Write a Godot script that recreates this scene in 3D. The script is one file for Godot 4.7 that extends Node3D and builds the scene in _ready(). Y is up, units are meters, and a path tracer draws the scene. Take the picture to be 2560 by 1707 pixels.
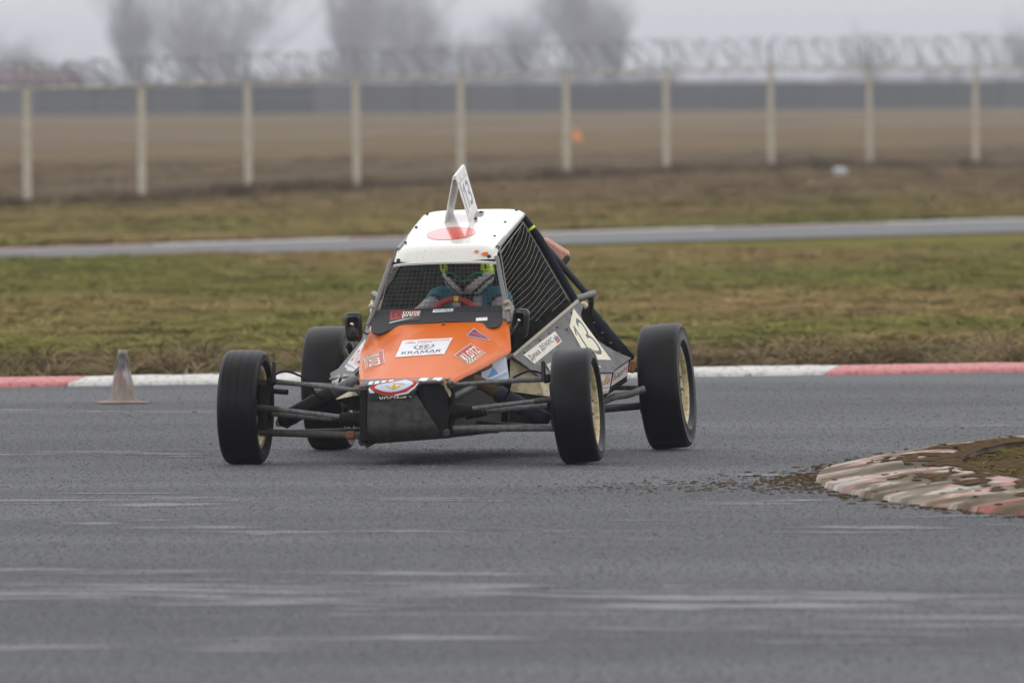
extends Node3D
# A muddy single-seat racing buggy cornering on a damp kart circuit under a flat winter sky.

var rng := RandomNumberGenerator.new()
var noise := FastNoiseLite.new()
var M := {}
var taken := {}
var F := 6.6
const ROLL := 0.35

func _ready() -> void:
	rng.seed = 7
	noise.seed = 11
	noise.frequency = 1.0
	# ---------------------------------------------------------------- camera, sky, sun, exposure
	var cam := Camera3D.new()
	cam.name = "camera"
	add_child(cam)
	var pitch := atan(628.5 / 29800.0)
	cam.transform = Transform3D(Basis(Vector3.RIGHT, -pitch) * Basis(Vector3.BACK, deg_to_rad(-ROLL)), Vector3(0, 1.89, 60))
	var lens := CameraAttributesPhysical.new()
	lens.frustum_focal_length = 418.98
	lens.frustum_focus_distance = 60.4
	lens.frustum_near = 1.0
	lens.frustum_far = 6000.0
	lens.exposure_aperture = F
	cam.attributes = lens
	cam.fov = rad_to_deg(2.0 * atan(853.5 / 29800.0))
	cam.near = 1.0
	cam.far = 6000.0
	cam.current = true
	var env := Environment.new()
	env.background_mode = Environment.BG_SKY
	var sm := ProceduralSkyMaterial.new()
	sm.sky_top_color = Color(1.20, 1.205, 1.225)
	sm.sky_horizon_color = Color(0.880, 0.882, 0.898)
	sm.sky_curve = 0.22
	sm.ground_horizon_color = Color(0.45, 0.43, 0.40)
	sm.ground_bottom_color = Color(0.40, 0.38, 0.35)
	sm.sun_angle_max = 1.0
	sm.sun_curve = 0.05
	var sky := Sky.new()
	sky.sky_material = sm
	env.sky = sky
	env.tonemap_mode = Environment.TONE_MAPPER_LINEAR
	env.tonemap_exposure = 1.18
	env.fog_enabled = true
	env.fog_density = 0.00028
	env.fog_light_color = Color(0.86, 0.87, 0.90)
	env.sdfgi_enabled = true
	env.ssao_enabled = true
	env.ssil_enabled = true
	var we := WorldEnvironment.new()
	we.name = "world_environment"
	we.environment = env
	add_child(we)
	var sun := DirectionalLight3D.new()
	sun.name = "sun"
	sun.light_color = Color(1.0, 0.98, 0.95)
	sun.light_energy = 0.2
	sun.light_angular_distance = 40.0
	sun.shadow_enabled = true
	sun.rotation_degrees = Vector3(-62, 25, 0)
	add_child(sun)
	make_materials()
	build_ground()
	build_kerbs()
	build_grass()
	build_far()
	build_fence()
	build_buggy()
	build_driver()
	build_small_things()

# ==================================================================== small helpers
func numbered(called: String) -> String:
	if not taken.has(called):
		taken[called] = 0
		return called
	taken[called] += 1
	return "%s_%03d" % [called, taken[called]]

func thing(called: String, label: String, category: String, at := Vector3.ZERO, turn := 0.0, group := "") -> Node3D:
	var o := Node3D.new()
	o.name = numbered(called)
	add_child(o)
	o.position = at
	o.rotation.y = turn
	tag(o, label, category, group)
	return o

func tag(o: Node, label: String, category: String, group := "", kind := "") -> Node:
	if label: o.set_meta("label", label)
	if category: o.set_meta("category", category)
	if group: o.set_meta("group", group)
	if kind: o.set_meta("kind", kind)
	return o

func new_st() -> SurfaceTool:
	var st := SurfaceTool.new()
	st.begin(Mesh.PRIMITIVE_TRIANGLES)
	return st

func obj(called: String, st: SurfaceTool, m: Material, parent: Node = self, normals := true) -> MeshInstance3D:
	if normals:
		st.generate_normals()
	return put_mesh(called, st.commit(), m, parent)

func put_mesh(called: String, mesh: Mesh, m: Material, parent: Node = self) -> MeshInstance3D:
	var o := MeshInstance3D.new()
	o.mesh = mesh
	o.material_override = m
	o.name = numbered(called) if parent == self else called
	o.cast_shadow = GeometryInstance3D.SHADOW_CASTING_SETTING_ON
	parent.add_child(o, true)
	return o

func tri(st: SurfaceTool, a: Vector3, b: Vector3, c: Vector3, g := 4294967295) -> void:
	st.set_smooth_group(g)
	st.add_vertex(a)
	st.set_smooth_group(g)
	st.add_vertex(b)
	st.set_smooth_group(g)
	st.add_vertex(c)

func quad(st: SurfaceTool, a: Vector3, b: Vector3, c: Vector3, d: Vector3, g := 4294967295) -> void:
	tri(st, a, b, c, g)
	tri(st, a, c, d, g)

func tube(st: SurfaceTool, pts: Array, radii, n := 10, caps := true) -> void:
	var rings := []
	var side := Vector3.ZERO
	for i in pts.size():
		var p: Vector3 = pts[i]
		var d: Vector3
		if i == 0: d = pts[1] - p
		elif i == pts.size() - 1: d = p - pts[i - 1]
		else: d = (pts[i + 1] - p).normalized() + (p - pts[i - 1]).normalized()
		d = d.normalized()
		if i == 0:
			side = d.cross(Vector3.UP)
			if side.length() < 0.1: side = d.cross(Vector3.RIGHT)
		side = (side - d * side.dot(d)).normalized()
		var up := d.cross(side)
		var r: float = radii[i] if radii is Array else radii
		var ring := []
		for k in n:
			var a := TAU * k / n
			ring.append(p + (side * cos(a) + up * sin(a)) * r)
		rings.append(ring)
	for i in rings.size() - 1:
		for k in n:
			var k2 := (k + 1) % n
			quad(st, rings[i][k], rings[i][k2], rings[i + 1][k2], rings[i + 1][k], 0)
	if caps:
		for k in n:
			var k2 := (k + 1) % n
			tri(st, pts[0], rings[0][k2], rings[0][k])
			tri(st, pts[-1], rings[-1][k], rings[-1][k2])

func rod(called: String, a: Vector3, b: Vector3, r: float, m: Material, parent: Node, n := 10) -> MeshInstance3D:
	var st := new_st()
	tube(st, [a, b], r, n)
	return obj(called, st, m, parent)

func pipe(called: String, pts: Array, r, m: Material, parent: Node, n := 10) -> MeshInstance3D:
	var st := new_st()
	tube(st, pts, r, n)
	return obj(called, st, m, parent)

# smooth path through points
func curve(pts: Array, per := 5) -> Array:
	var out := []
	for i in pts.size() - 1:
		var a: Vector3 = pts[max(i - 1, 0)]
		var b: Vector3 = pts[i]
		var c: Vector3 = pts[i + 1]
		var d: Vector3 = pts[min(i + 2, pts.size() - 1)]
		for k in per:
			out.append(b.cubic_interpolate(c, a, d, float(k) / per))
	out.append(pts[-1])
	return out

func bevel_box(st: SurfaceTool, t: Transform3D, size: Vector3, b := 0.004) -> void:
	var h := size / 2.0
	b = min(b, min(h.x, min(h.y, h.z)) * 0.9)
	var v := func(sx: int, sy: int, sz: int, axis: int) -> Vector3:
		var p := Vector3(sx * h.x, sy * h.y, sz * h.z)
		for k in 3:
			if k != axis:
				p[k] -= sign(p[k]) * b
		return t * p
	var C := func(axis: int, s: int) -> Array:
		var o := []
		for q in [[-1, -1], [1, -1], [1, 1], [-1, 1]]:
			var a := [0, 0, 0]
			a[axis] = s
			a[(axis + 1) % 3] = q[0]
			a[(axis + 2) % 3] = q[1]
			o.append(v.call(a[0], a[1], a[2], axis))
		return o
	for axis in 3:
		for s in [-1, 1]:
			var c: Array = C.call(axis, s)
			if s > 0: quad(st, c[3], c[2], c[1], c[0])
			else: quad(st, c[0], c[1], c[2], c[3])
	for axis in 3:
		var a1 := (axis + 1) % 3
		var a2 := (axis + 2) % 3
		for s1 in [-1, 1]:
			for s2 in [-1, 1]:
				var e := []
				for s0 in [-1, 1]:
					var q := [0, 0, 0]
					q[axis] = s0
					q[a1] = s1
					q[a2] = s2
					e.append([v.call(q[0], q[1], q[2], a1), v.call(q[0], q[1], q[2], a2)])
				if s1 * s2 > 0: quad(st, e[0][0], e[0][1], e[1][1], e[1][0])
				else: quad(st, e[1][0], e[1][1], e[0][1], e[0][0])
	for sx in [-1, 1]:
		for sy in [-1, 1]:
			for sz in [-1, 1]:
				var p0: Vector3 = v.call(sx, sy, sz, 0)
				var p1: Vector3 = v.call(sx, sy, sz, 1)
				var p2: Vector3 = v.call(sx, sy, sz, 2)
				if sx * sy * sz > 0: tri(st, p2, p1, p0)
				else: tri(st, p0, p1, p2)

func block(called: String, at: Vector3, size: Vector3, m: Material, parent: Node, euler := Vector3.ZERO, b := 0.004) -> MeshInstance3D:
	var st := new_st()
	bevel_box(st, Transform3D(Basis.from_euler(euler * PI / 180.0), at), size, b)
	return obj(called, st, m, parent)

# a flat plate cut to an outline, with thickness
func plate(st: SurfaceTool, pts: Array, thick := 0.004) -> void:
	var c := Vector3.ZERO
	for p in pts: c += p
	c /= pts.size()
	var n := Vector3.ZERO
	for i in pts.size():
		n += (pts[i] - c).cross(pts[(i + 1) % pts.size()] - c)
	n = n.normalized()
	var ux: Vector3 = (pts[1] - pts[0]).normalized()
	ux = (ux - n * ux.dot(n)).normalized()
	var uy := n.cross(ux)
	var flat := PackedVector2Array()
	for p in pts: flat.append(Vector2((p - c).dot(ux), (p - c).dot(uy)))
	var ix := Geometry2D.triangulate_polygon(flat)
	var off := n * thick / 2.0
	for i in range(0, ix.size(), 3):
		tri(st, pts[ix[i]] + off, pts[ix[i + 2]] + off, pts[ix[i + 1]] + off)
		tri(st, pts[ix[i]] - off, pts[ix[i + 1]] - off, pts[ix[i + 2]] - off)
	for i in pts.size():
		var a: Vector3 = pts[i]
		var b: Vector3 = pts[(i + 1) % pts.size()]
		quad(st, a + off, b + off, b - off, a - off)

func panel(called: String, pts: Array, m: Material, parent: Node, thick := 0.004) -> MeshInstance3D:
	var st := new_st()
	plate(st, pts, thick)
	return obj(called, st, m, parent)

# lathe about the x axis; profile of Vector2(x, r)
func lathe(st: SurfaceTool, prof: Array, n := 40, at := Vector3.ZERO, axis := Basis.IDENTITY, smooth := 0) -> void:
	for k in n:
		var a0 := TAU * k / n
		var a1 := TAU * (k + 1) / n
		for i in prof.size() - 1:
			var p: Vector2 = prof[i]
			var q: Vector2 = prof[i + 1]
			var v00 := at + axis * Vector3(p.x, p.y * cos(a0), p.y * sin(a0))
			var v01 := at + axis * Vector3(p.x, p.y * cos(a1), p.y * sin(a1))
			var v10 := at + axis * Vector3(q.x, q.y * cos(a0), q.y * sin(a0))
			var v11 := at + axis * Vector3(q.x, q.y * cos(a1), q.y * sin(a1))
			if p.y > 1e-5: tri(st, v00, v01, v11, smooth)
			if q.y > 1e-5: tri(st, v00, v11, v10, smooth)

# basis whose x axis runs along d
func along(d: Vector3) -> Basis:
	var x := d.normalized()
	var y := Vector3.UP
	if abs(x.dot(y)) > 0.95: y = Vector3.BACK
	var z := x.cross(y).normalized()
	return Basis(x, z.cross(x), z)

# a sheet over four corners, laid on surface f(Vector2) -> Vector3, with its own print
func sticker(called: String, corners: Array, f: Callable, tex: Texture2D, parent: Node, nx := 8, ny := 6, rough := 0.35) -> MeshInstance3D:
	var st := new_st()
	var at := func(u: float, v: float) -> Vector3:
		var a: Vector2 = corners[0].lerp(corners[1], u)
		var b: Vector2 = corners[3].lerp(corners[2], u)
		return f.call(a.lerp(b, v))
	for j in ny:
		for i in nx:
			var q := [[i, j], [i + 1, j], [i + 1, j + 1], [i, j], [i + 1, j + 1], [i, j + 1]]
			for k in q:
				st.set_smooth_group(0)
				st.set_uv(Vector2(float(k[0]) / nx, float(k[1]) / ny))
				st.add_vertex(at.call(float(k[0]) / nx, float(k[1]) / ny))
	return obj(called, st, print_mat(tex, rough), parent)

func print_mat(tex: Texture2D, rough := 0.35) -> StandardMaterial3D:
	var m := StandardMaterial3D.new()
	m.albedo_texture = tex
	m.roughness = rough
	m.texture_repeat = false
	return m

# ==================================================================== print: lettering and shapes drawn into small pictures
func canvas(w: int, h: int, c: Color) -> Image:
	var im := Image.create(w, h, false, Image.FORMAT_RGBA8)
	im.fill(c)
	return im

func fill_tri(im: Image, a: Vector2, b: Vector2, c: Vector2, col: Color) -> void:
	var area := (b - a).cross(c - a)
	if abs(area) < 1e-6: return
	var x0: int = max(0, int(floor(min(a.x, min(b.x, c.x)))))
	var x1: int = min(im.get_width() - 1, int(ceil(max(a.x, max(b.x, c.x)))))
	var y0: int = max(0, int(floor(min(a.y, min(b.y, c.y)))))
	var y1: int = min(im.get_height() - 1, int(ceil(max(a.y, max(b.y, c.y)))))
	for y in range(y0, y1 + 1):
		for x in range(x0, x1 + 1):
			var p := Vector2(x + 0.5, y + 0.5)
			var w0 := (b - a).cross(p - a) / area
			var w1 := (c - b).cross(p - b) / area
			var w2 := (a - c).cross(p - c) / area
			if w0 >= -1e-4 and w1 >= -1e-4 and w2 >= -1e-4:
				im.set_pixel(x, y, col)

func fill_poly(im: Image, pts: Array, col: Color) -> void:
	var pk := PackedVector2Array(pts)
	var ix := Geometry2D.triangulate_polygon(pk)
	for i in range(0, ix.size(), 3):
		fill_tri(im, pk[ix[i]], pk[ix[i + 1]], pk[ix[i + 2]], col)

func fill_oval(im: Image, c: Vector2, r: Vector2, col: Color, n := 36) -> void:
	var pts := []
	for k in n:
		pts.append(c + Vector2(cos(TAU * k / n) * r.x, sin(TAU * k / n) * r.y))
	fill_poly(im, pts, col)

func arc_band(im: Image, c: Vector2, r0: Vector2, r1: Vector2, a0: float, a1: float, col: Color, n := 24) -> void:
	for k in n:
		var a := deg_to_rad(lerpf(a0, a1, float(k) / n))
		var b := deg_to_rad(lerpf(a0, a1, float(k + 1) / n))
		var p := [c + Vector2(cos(a), sin(a)) * r0, c + Vector2(cos(b), sin(b)) * r0, c + Vector2(cos(b), sin(b)) * r1, c + Vector2(cos(a), sin(a)) * r1]
		fill_tri(im, p[0], p[1], p[2], col)
		fill_tri(im, p[0], p[2], p[3], col)

func letters(im: Image, s: String, box: Rect2, col: Color, bold := true, slant := 0.0, serif := false) -> void:
	var f := SystemFont.new()
	f.font_names = PackedStringArray(["Droid Serif" if serif else "Droid Sans"])
	f.font_weight = 700 if bold else 400
	var t := TextMesh.new()
	t.text = s
	t.font = f
	t.font_size = 48
	t.pixel_size = 0.02
	t.depth = 0.0
	t.curve_step = 3.0
	var a := t.get_mesh_arrays()
	var vs: PackedVector3Array = a[Mesh.ARRAY_VERTEX]
	if vs.is_empty(): return
	var lo := vs[0]
	var hi := vs[0]
	for v in vs:
		lo = lo.min(v)
		hi = hi.max(v)
	var ext := hi - lo
	var ix: PackedInt32Array = a[Mesh.ARRAY_INDEX] if a[Mesh.ARRAY_INDEX] != null else PackedInt32Array(range(vs.size()))
	var P := PackedVector2Array()
	for v in vs:
		var u := (v.x - lo.x) / ext.x
		var w := 1.0 - (v.y - lo.y) / ext.y
		P.append(box.position + Vector2(u * box.size.x + (1.0 - w) * slant * box.size.y, w * box.size.y))
	for i in range(0, ix.size(), 3):
		fill_tri(im, P[ix[i]], P[ix[i + 1]], P[ix[i + 2]], col)

func finish(im: Image, wear := 0.0, seed_ := 1) -> ImageTexture:
	if wear > 0.0:
		var nz := FastNoiseLite.new()
		nz.seed = seed_
		nz.frequency = 0.035
		for y in im.get_height():
			for x in im.get_width():
				var v := nz.get_noise_2d(x, y)
				var w2 := nz.get_noise_2d(x * 4.0 + 300.0, y * 4.0)
				if v + w2 * 0.6 > 0.42:
					im.set_pixel(x, y, im.get_pixel(x, y).lerp(Color(0.36, 0.31, 0.25), wear))
	im.resize(im.get_width() / 2, im.get_height() / 2, Image.INTERPOLATE_LANCZOS)
	return ImageTexture.create_from_image(im)

# ==================================================================== materials
func noise_tex(freq: float, lo: Color, hi: Color, size := 512, seed_ := 1, octaves := 4, lo_at := 0.0, hi_at := 1.0, type := FastNoiseLite.TYPE_SIMPLEX_SMOOTH) -> ImageTexture:
	var n := FastNoiseLite.new()
	n.seed = seed_
	n.noise_type = type
	n.frequency = freq
	n.fractal_octaves = octaves
	var im := n.get_seamless_image(size, size, false, false, 0.1, true)
	im.convert(Image.FORMAT_RGBA8)
	var table := []
	for k in 256:
		table.append(lo.lerp(hi, clampf((k / 255.0 - lo_at) / (hi_at - lo_at), 0, 1)))
	for y in size:
		for x in size:
			im.set_pixel(x, y, table[int(im.get_pixel(x, y).r8)])
	return ImageTexture.create_from_image(im)

func lin(r: float, g: float, b: float) -> Color:
	return Color(r, g, b).linear_to_srgb()

# paint over metal or plastic; dirt and grain come as a tiling picture in the thing's own space
func paint(c: Color, rough: float, dirt: Texture2D = null, scale := 3.0, metal := 0.0) -> StandardMaterial3D:
	var m := StandardMaterial3D.new()
	m.albedo_color = c
	m.roughness = rough
	m.metallic = metal
	if dirt:
		m.albedo_texture = dirt
		m.uv1_triplanar = true
		m.uv1_scale = Vector3.ONE * scale
	return m

func make_materials() -> void:
	var grime := noise_tex(0.012, Color(0.70, 0.66, 0.60), Color(1, 1, 1), 512, 3, 6, 0.2, 0.6)
	var dust := noise_tex(0.02, Color(0.86, 0.84, 0.80), Color(1, 1, 1), 512, 5, 6, 0.2, 0.7)
	var specks := noise_tex(0.05, Color(0.72, 0.67, 0.60), Color(1, 1, 1), 512, 8, 4, 0.12, 0.24)
	var mottled := noise_tex(0.03, Color(0.78, 0.76, 0.74), Color(1.0, 1.0, 1.0), 512, 9, 5, 0.25, 0.75)
	M.dust = dust
	M.orange = paint(lin(0.66, 0.130, 0.003), 0.45, null, 2.0)
	M.orange.metallic_specular = 0.3
	M.orange.clearcoat_enabled = true
	M.orange.clearcoat = 0.22
	M.orange.clearcoat_roughness = 0.14
	M.white = paint(lin(0.72, 0.71, 0.665), 0.22, specks, 2.6)
	M.white.clearcoat_enabled = true
	M.white.clearcoat = 0.8
	M.white.clearcoat_roughness = 0.08
	M.board = paint(lin(0.80, 0.80, 0.79), 0.4, dust, 3.0)
	M.red_disc = paint(lin(0.72, 0.055, 0.025), 0.2)
	M.red_disc.clearcoat_enabled = true
	M.red_disc.clearcoat = 1.0
	M.red_disc.clearcoat_roughness = 0.05
	M.rubber_sheet = paint(lin(0.028, 0.029, 0.034), 0.62, mottled, 5.0)
	M.rubber = paint(lin(0.008, 0.008, 0.0095), 0.7, mottled, 4.0)
	M.rubber.metallic_specular = 0.35
	M.tyre = paint(lin(0.0042, 0.0042, 0.0054), 0.46, mottled, 3.0)
	M.tyre.metallic_specular = 0.30
	M.grey_panel = paint(lin(0.13, 0.13, 0.135), 0.55, grime, 1.7)
	M.grey_tube = paint(lin(0.20, 0.205, 0.215), 0.42, dust, 6.0)
	M.arm = paint(lin(0.13, 0.135, 0.14), 0.45, grime, 4.0)
	M.dark_arm = paint(lin(0.05, 0.045, 0.042), 0.6, grime, 5.0)
	M.cream = paint(lin(0.62, 0.53, 0.35), 0.45, grime, 2.2)
	M.rim = paint(lin(0.56, 0.47, 0.27), 0.36, grime, 4.0, 0.15)
	M.dark = paint(lin(0.014, 0.0135, 0.013), 0.75, mottled, 3.0)
	M.dark.metallic_specular = 0.35
	M.mud = paint(lin(0.105, 0.074, 0.044), 1.0, grime, 2.0)
	M.mud.specular_mode = BaseMaterial3D.SPECULAR_DISABLED
	M.soot = paint(lin(0.030, 0.024, 0.019), 0.85, mottled, 4.0)
	M.steel = paint(lin(0.28, 0.27, 0.26), 0.4, grime, 6.0, 0.6)
	M.rust = paint(lin(0.24, 0.10, 0.04), 0.8, mottled, 8.0)
	M.plate_grey = paint(lin(0.050, 0.048, 0.045), 0.75, grime, 2.4)
	M.navy = paint(lin(0.008, 0.012, 0.024), 0.7, mottled, 6.0)
	M.navy.metallic_specular = 0.35
	M.black_plastic = paint(lin(0.014, 0.014, 0.015), 0.3)
	M.chrome = paint(lin(0.6, 0.6, 0.62), 0.15, null, 1.0, 1.0)
	M.salmon = paint(lin(0.72, 0.38, 0.28), 0.35, dust, 4.0)
	M.wire = paint(lin(0.06, 0.058, 0.056), 0.6)
	M.rope = paint(lin(0.40, 0.36, 0.29), 0.8)
	M.cord = paint(lin(0.30, 0.27, 0.22), 0.8)
	M.interior = paint(lin(0.028, 0.034, 0.031), 0.8, grime, 2.0)
	M.red_grip = paint(lin(0.34, 0.022, 0.022), 0.6)
	M.blue_grip = paint(lin(0.02, 0.09, 0.35), 0.6)
	M.yellow = paint(lin(0.75, 0.55, 0.03), 0.5)
	M.lime = paint(lin(0.62, 0.78, 0.02), 0.4)
	M.blue_white = paint(lin(0.62, 0.68, 0.76), 0.4, dust, 3.0)
	M.bolt = paint(lin(0.05, 0.045, 0.05), 0.5, null, 1.0, 0.5)
	M.gold = paint(lin(0.22, 0.085, 0.01), 0.35)
	# ground things
	M.post = paint(lin(0.60, 0.55, 0.45), 0.9, dust, 0.8)
	M.concrete = []
	for c in [[0.026, 0.027, 0.028], [0.040, 0.042, 0.044], [0.062, 0.065, 0.067], [0.020, 0.021, 0.022], [0.105, 0.107, 0.108]]:
		M.concrete.append(paint(lin(c[0], c[1], c[2]), 0.9, mottled, 0.4))
	M.bark = paint(lin(0.085, 0.072, 0.072), 0.95)
	M.twig = paint(lin(0.19, 0.172, 0.185), 0.95)
	M.coil = paint(lin(0.20, 0.21, 0.215), 0.6)

# ==================================================================== the ground
const KERB_SLOPE := -0.359
func kerb_z(x: float) -> float:
	return -17.78 + KERB_SLOPE * x

# which plants grow where: rough weeds along the kerb, green strips, straw, dead field
func field_color(x: float, z: float) -> Color:
	var green := Color(0.176, 0.176, 0.050)
	var olive := Color(0.200, 0.168, 0.062)
	var straw := Color(0.285, 0.205, 0.096)
	var brown := Color(0.150, 0.104, 0.060)
	var field := Color(0.208, 0.152, 0.086)
	var n1 := noise.get_noise_2d(x * 0.10 + 40.0, z * 0.045)
	var n2 := noise.get_noise_2d(x * 0.35 - 17.0, z * 0.11 + 9.0)
	var n3 := noise.get_noise_2d(x * 1.3, z * 0.6)
	var c: Color
	if z < -112.0 + 0.0:
		# beyond the second track
		var far_t := clampf((-z - 128.0 + n1 * 14.0) / 22.0, 0, 1)
		c = olive.lerp(straw, clampf(0.4 + n1 * 0.9, 0, 1)).lerp(field, far_t)
		if -z < 260.0:
			c = c.lerp(brown, clampf(n2 * 1.6 - 0.1, 0, 0.7))
		else:
			c = c.lerp(straw, clampf(n1 * 1.2, 0, 0.6)).lerp(brown, clampf(-n2 - 0.1, 0, 0.5))
	else:
		var d := kerb_z(x) - z
		var t := clampf(0.5 + n1 * 1.25 + n2 * 0.55, 0, 1)
		c = green.lerp(straw, t)
		var near := clampf(1.0 - (d - 5.0 + n2 * 5.0) / 6.0, 0, 1)
		c = c.lerp(brown, near * 0.65)
		# darker clump lines
		c = c.lerp(brown, clampf(n2 * 2.0 - 0.45, 0, 0.6) * clampf(1.0 - d / 28.0, 0, 1))
		# a straw band half-way and a green strip in front of the second track
		var band: float = exp(-pow((d - 27.0 + n1 * 6.0) / 3.5, 2.0))
		c = c.lerp(straw, band * 0.5)
		var strip: float = exp(-pow((d - 42.0 + n1 * 5.0) / 9.0, 2.0))
		c = c.lerp(green, strip * 0.6)
	return c * (1.0 + n3 * 0.16)

func build_ground() -> void:
	var st := new_st()
	var xs := [-3000.0, -1200.0, -500.0, -200.0, -100.0]
	var x := -60.0
	while x <= 60.0:
		xs.append(x)
		x += 1.5 if abs(x) < 16.0 else 4.0
	xs.append_array([100.0, 200.0, 500.0, 1200.0, 3000.0])
	var zs := [300.0, 120.0, 60.0, 20.0, 0.0]
	var z := -14.0
	var step := 0.8
	while z > -1400.0:
		zs.append(z)
		step = 0.8 if z > -70.0 else step * 1.035
		z -= step
	zs.append_array([-2000.0, -3200.0, -5000.0])
	var put := func(px: float, pz: float) -> void:
		st.set_smooth_group(0)
		st.set_color(field_color(px, pz))
		st.add_vertex(Vector3(px, -0.02, pz))
	for j in zs.size() - 1:
		for i in xs.size() - 1:
			for q in [[0, 0], [1, 1], [1, 0], [0, 0], [0, 1], [1, 1]]:
				put.call(xs[i + q[0]], zs[j + q[1]])
	var gm := StandardMaterial3D.new()
	gm.vertex_color_use_as_albedo = true
	gm.roughness = 1.0
	gm.specular_mode = BaseMaterial3D.SPECULAR_DISABLED
	gm.albedo_texture = noise_tex(0.03, Color(0.68, 0.66, 0.62), Color(1, 1, 1), 512, 21, 5, 0.2, 0.7)
	gm.uv1_triplanar = true
	gm.uv1_world_triplanar = true
	gm.uv1_scale = Vector3.ONE * 0.35
	tag(obj("ground", st, gm), "", "", "", "structure")

	# damp asphalt
	M.asphalt = StandardMaterial3D.new()
	var a: StandardMaterial3D = M.asphalt
	a.albedo_texture = noise_tex(0.10, lin(0.066, 0.068, 0.073), lin(0.160, 0.163, 0.171), 1024, 31, 4, 0.22, 0.78)
	a.uv1_triplanar = true
	a.uv1_world_triplanar = true
	a.uv1_scale = Vector3(0.26, 0.26, 0.19)
	a.detail_enabled = true
	a.detail_blend_mode = BaseMaterial3D.BLEND_MODE_MUL
	a.detail_uv_layer = BaseMaterial3D.DETAIL_UV_2
	a.detail_albedo = noise_tex(0.012, Color(0.84, 0.84, 0.845), Color(1, 1, 1), 512, 37, 3, 0.28, 0.72)
	a.uv2_triplanar = true
	a.uv2_world_triplanar = true
	a.uv2_scale = Vector3(0.016, 0.016, 0.050)
	a.roughness = 0.78
	a.metallic_specular = 0.22
	a.heightmap_enabled = true
	a.heightmap_texture = noise_tex(0.30, Color.BLACK, Color.WHITE, 512, 43, 3, 0.2, 0.8)
	a.heightmap_scale = 0.06
	st = new_st()
	var R := 220.0
	quad(st, Vector3(-R, 0, 140), Vector3(-R, 0, kerb_z(-R)), Vector3(R, 0, kerb_z(R)), Vector3(R, 0, 140))
	var road: MeshInstance3D = obj("race_track", st, a)
	tag(road, "", "", "", "structure")
	# pale scrapes and rubber left along the driving line
	var scrape := paint(lin(0.24, 0.24, 0.24), 0.7)
	var worn := paint(lin(0.135, 0.136, 0.142), 0.5, M.dust, 0.7)
	var marks := [
		[-3.6, -10.35, -1.9, -10.55, 0.022, scrape], [-1.75, -10.6, 0.2, -10.9, 0.012, worn], [0.9, -11.4, 4.2, -12.2, 0.016, worn], [1.2, -7.6, 4.5, -8.4, 0.018, scrape],
		[-3.2, -2.55, -0.9, -3.1, 0.03, worn], [-3.2, -2.15, -2.2, -2.3, 0.018, scrape], [-2.1, -2.2, -1.6, -2.32, 0.03, scrape],
		[-1.75, 7.5, -1.42, 7.42, 0.05, scrape], [-1.45, 4.95, -1.12, 4.85, 0.04, scrape], [0.05, 9.1, 0.32, 9.0, 0.04, scrape], [1.0, 5.6, 1.5, 5.4, 0.05, scrape],
		[1.6, 7.7, 2.4, 7.4, 0.05, worn],
[0.4, 3.3, 1.0, 3.2, 0.03, worn]]
	for k in marks:
		var p0 := Vector3(k[0], 0.004, k[1])
		var p1 := Vector3(k[2], 0.004, k[3])
		var side := (p1 - p0).cross(Vector3.UP).normalized()
		st = new_st()
		var prev := []
		for i in 15:
			var t := i / 14.0
			var w: float = k[4] * 0.5 * sin(PI * clampf(t, 0.03, 0.97)) * (1.0 + 0.7 * noise.get_noise_2d(i * 3.1, k[1] * 7.0))
			var c := p0.lerp(p1, t) + side * 0.06 * noise.get_noise_2d(i * 0.5, k[0] * 9.0)
			var row := [c + side * w, c - side * w]
			if prev: quad(st, prev[0], row[0], row[1], prev[1])
			prev = row
		obj("scuff_mark", st, k[5], road)

	# damp film left along the driving line: thin smoother smears that catch the sky
	var smear := paint(lin(0.132, 0.134, 0.140), 0.55, M.dust, 0.5)
	smear.metallic_specular = 0.28
	for band in [[14.9, 0.8, 64, smear, -0.9, 1.3, 1.5], [16.1, 0.7, 56, smear, 0.9, 1.3, 1.5], [13.1, 0.3, 16, smear, -1.3, 0.8, 1.2], [18.9, 0.9, 22, smear, 0.4, 1.8, 1.0], [8.8, 0.9, 14, smear, -1.2, 1.6, 0.9], [5.0, 0.6, 16, smear, -1.4, 1.0, 1.0], [8.9, 0.8, 12, smear, 1.6, 1.0, 0.9], [5.6, 0.5, 7, smear, 1.2, 0.9, 0.8], [1.6, 0.7, 8, smear, 2.0, 0.8, 0.9], [-2.4, 0.6, 12, smear, -2.4, 0.9, 1.0], [-6.8, 0.9, 9, smear, 2.4, 1.3, 1.2], [-10.5, 0.8, 9, smear, -2.4, 1.2, 1.4]]:
		st = new_st()
		for k in band[2]:
			var len_k: float = band[6] * rng.randf_range(0.2, 1.0)
			var cx: float = band[4] + rng.randfn() * band[5] * 0.7
			var slope := 0.20 + rng.randfn() * 0.16
			var cz: float = band[0] + rng.randfn() * band[1] * 0.6 + slope * (cx - band[4])
			var w := rng.randf_range(0.01, 0.05) * (1.0 + 4.0 * rng.randf() * rng.randf())
			var prev := []
			var y := 0.0010 + 0.0016 * rng.randf()
			for i in 7:
				var t := i / 6.0
				var c := Vector3(cx + (t - 0.5) * len_k, y, cz + slope * (t - 0.5) * len_k)
				var ww := w * sin(PI * clampf(t, 0.02, 0.98)) * rng.randf_range(0.6, 1.3)
				var row := [c + Vector3(0, 0, ww), c - Vector3(0, 0, ww)]
				if prev: quad(st, prev[0], row[0], row[1], prev[1])
				prev = row
		obj("smear_band", st, band[3], road).set_meta("kind", "stuff")

	# the stones of the asphalt that stand up out of the binder
	var chip := new_st()
	var top := Vector3(0, 0.8, 0)
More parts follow.
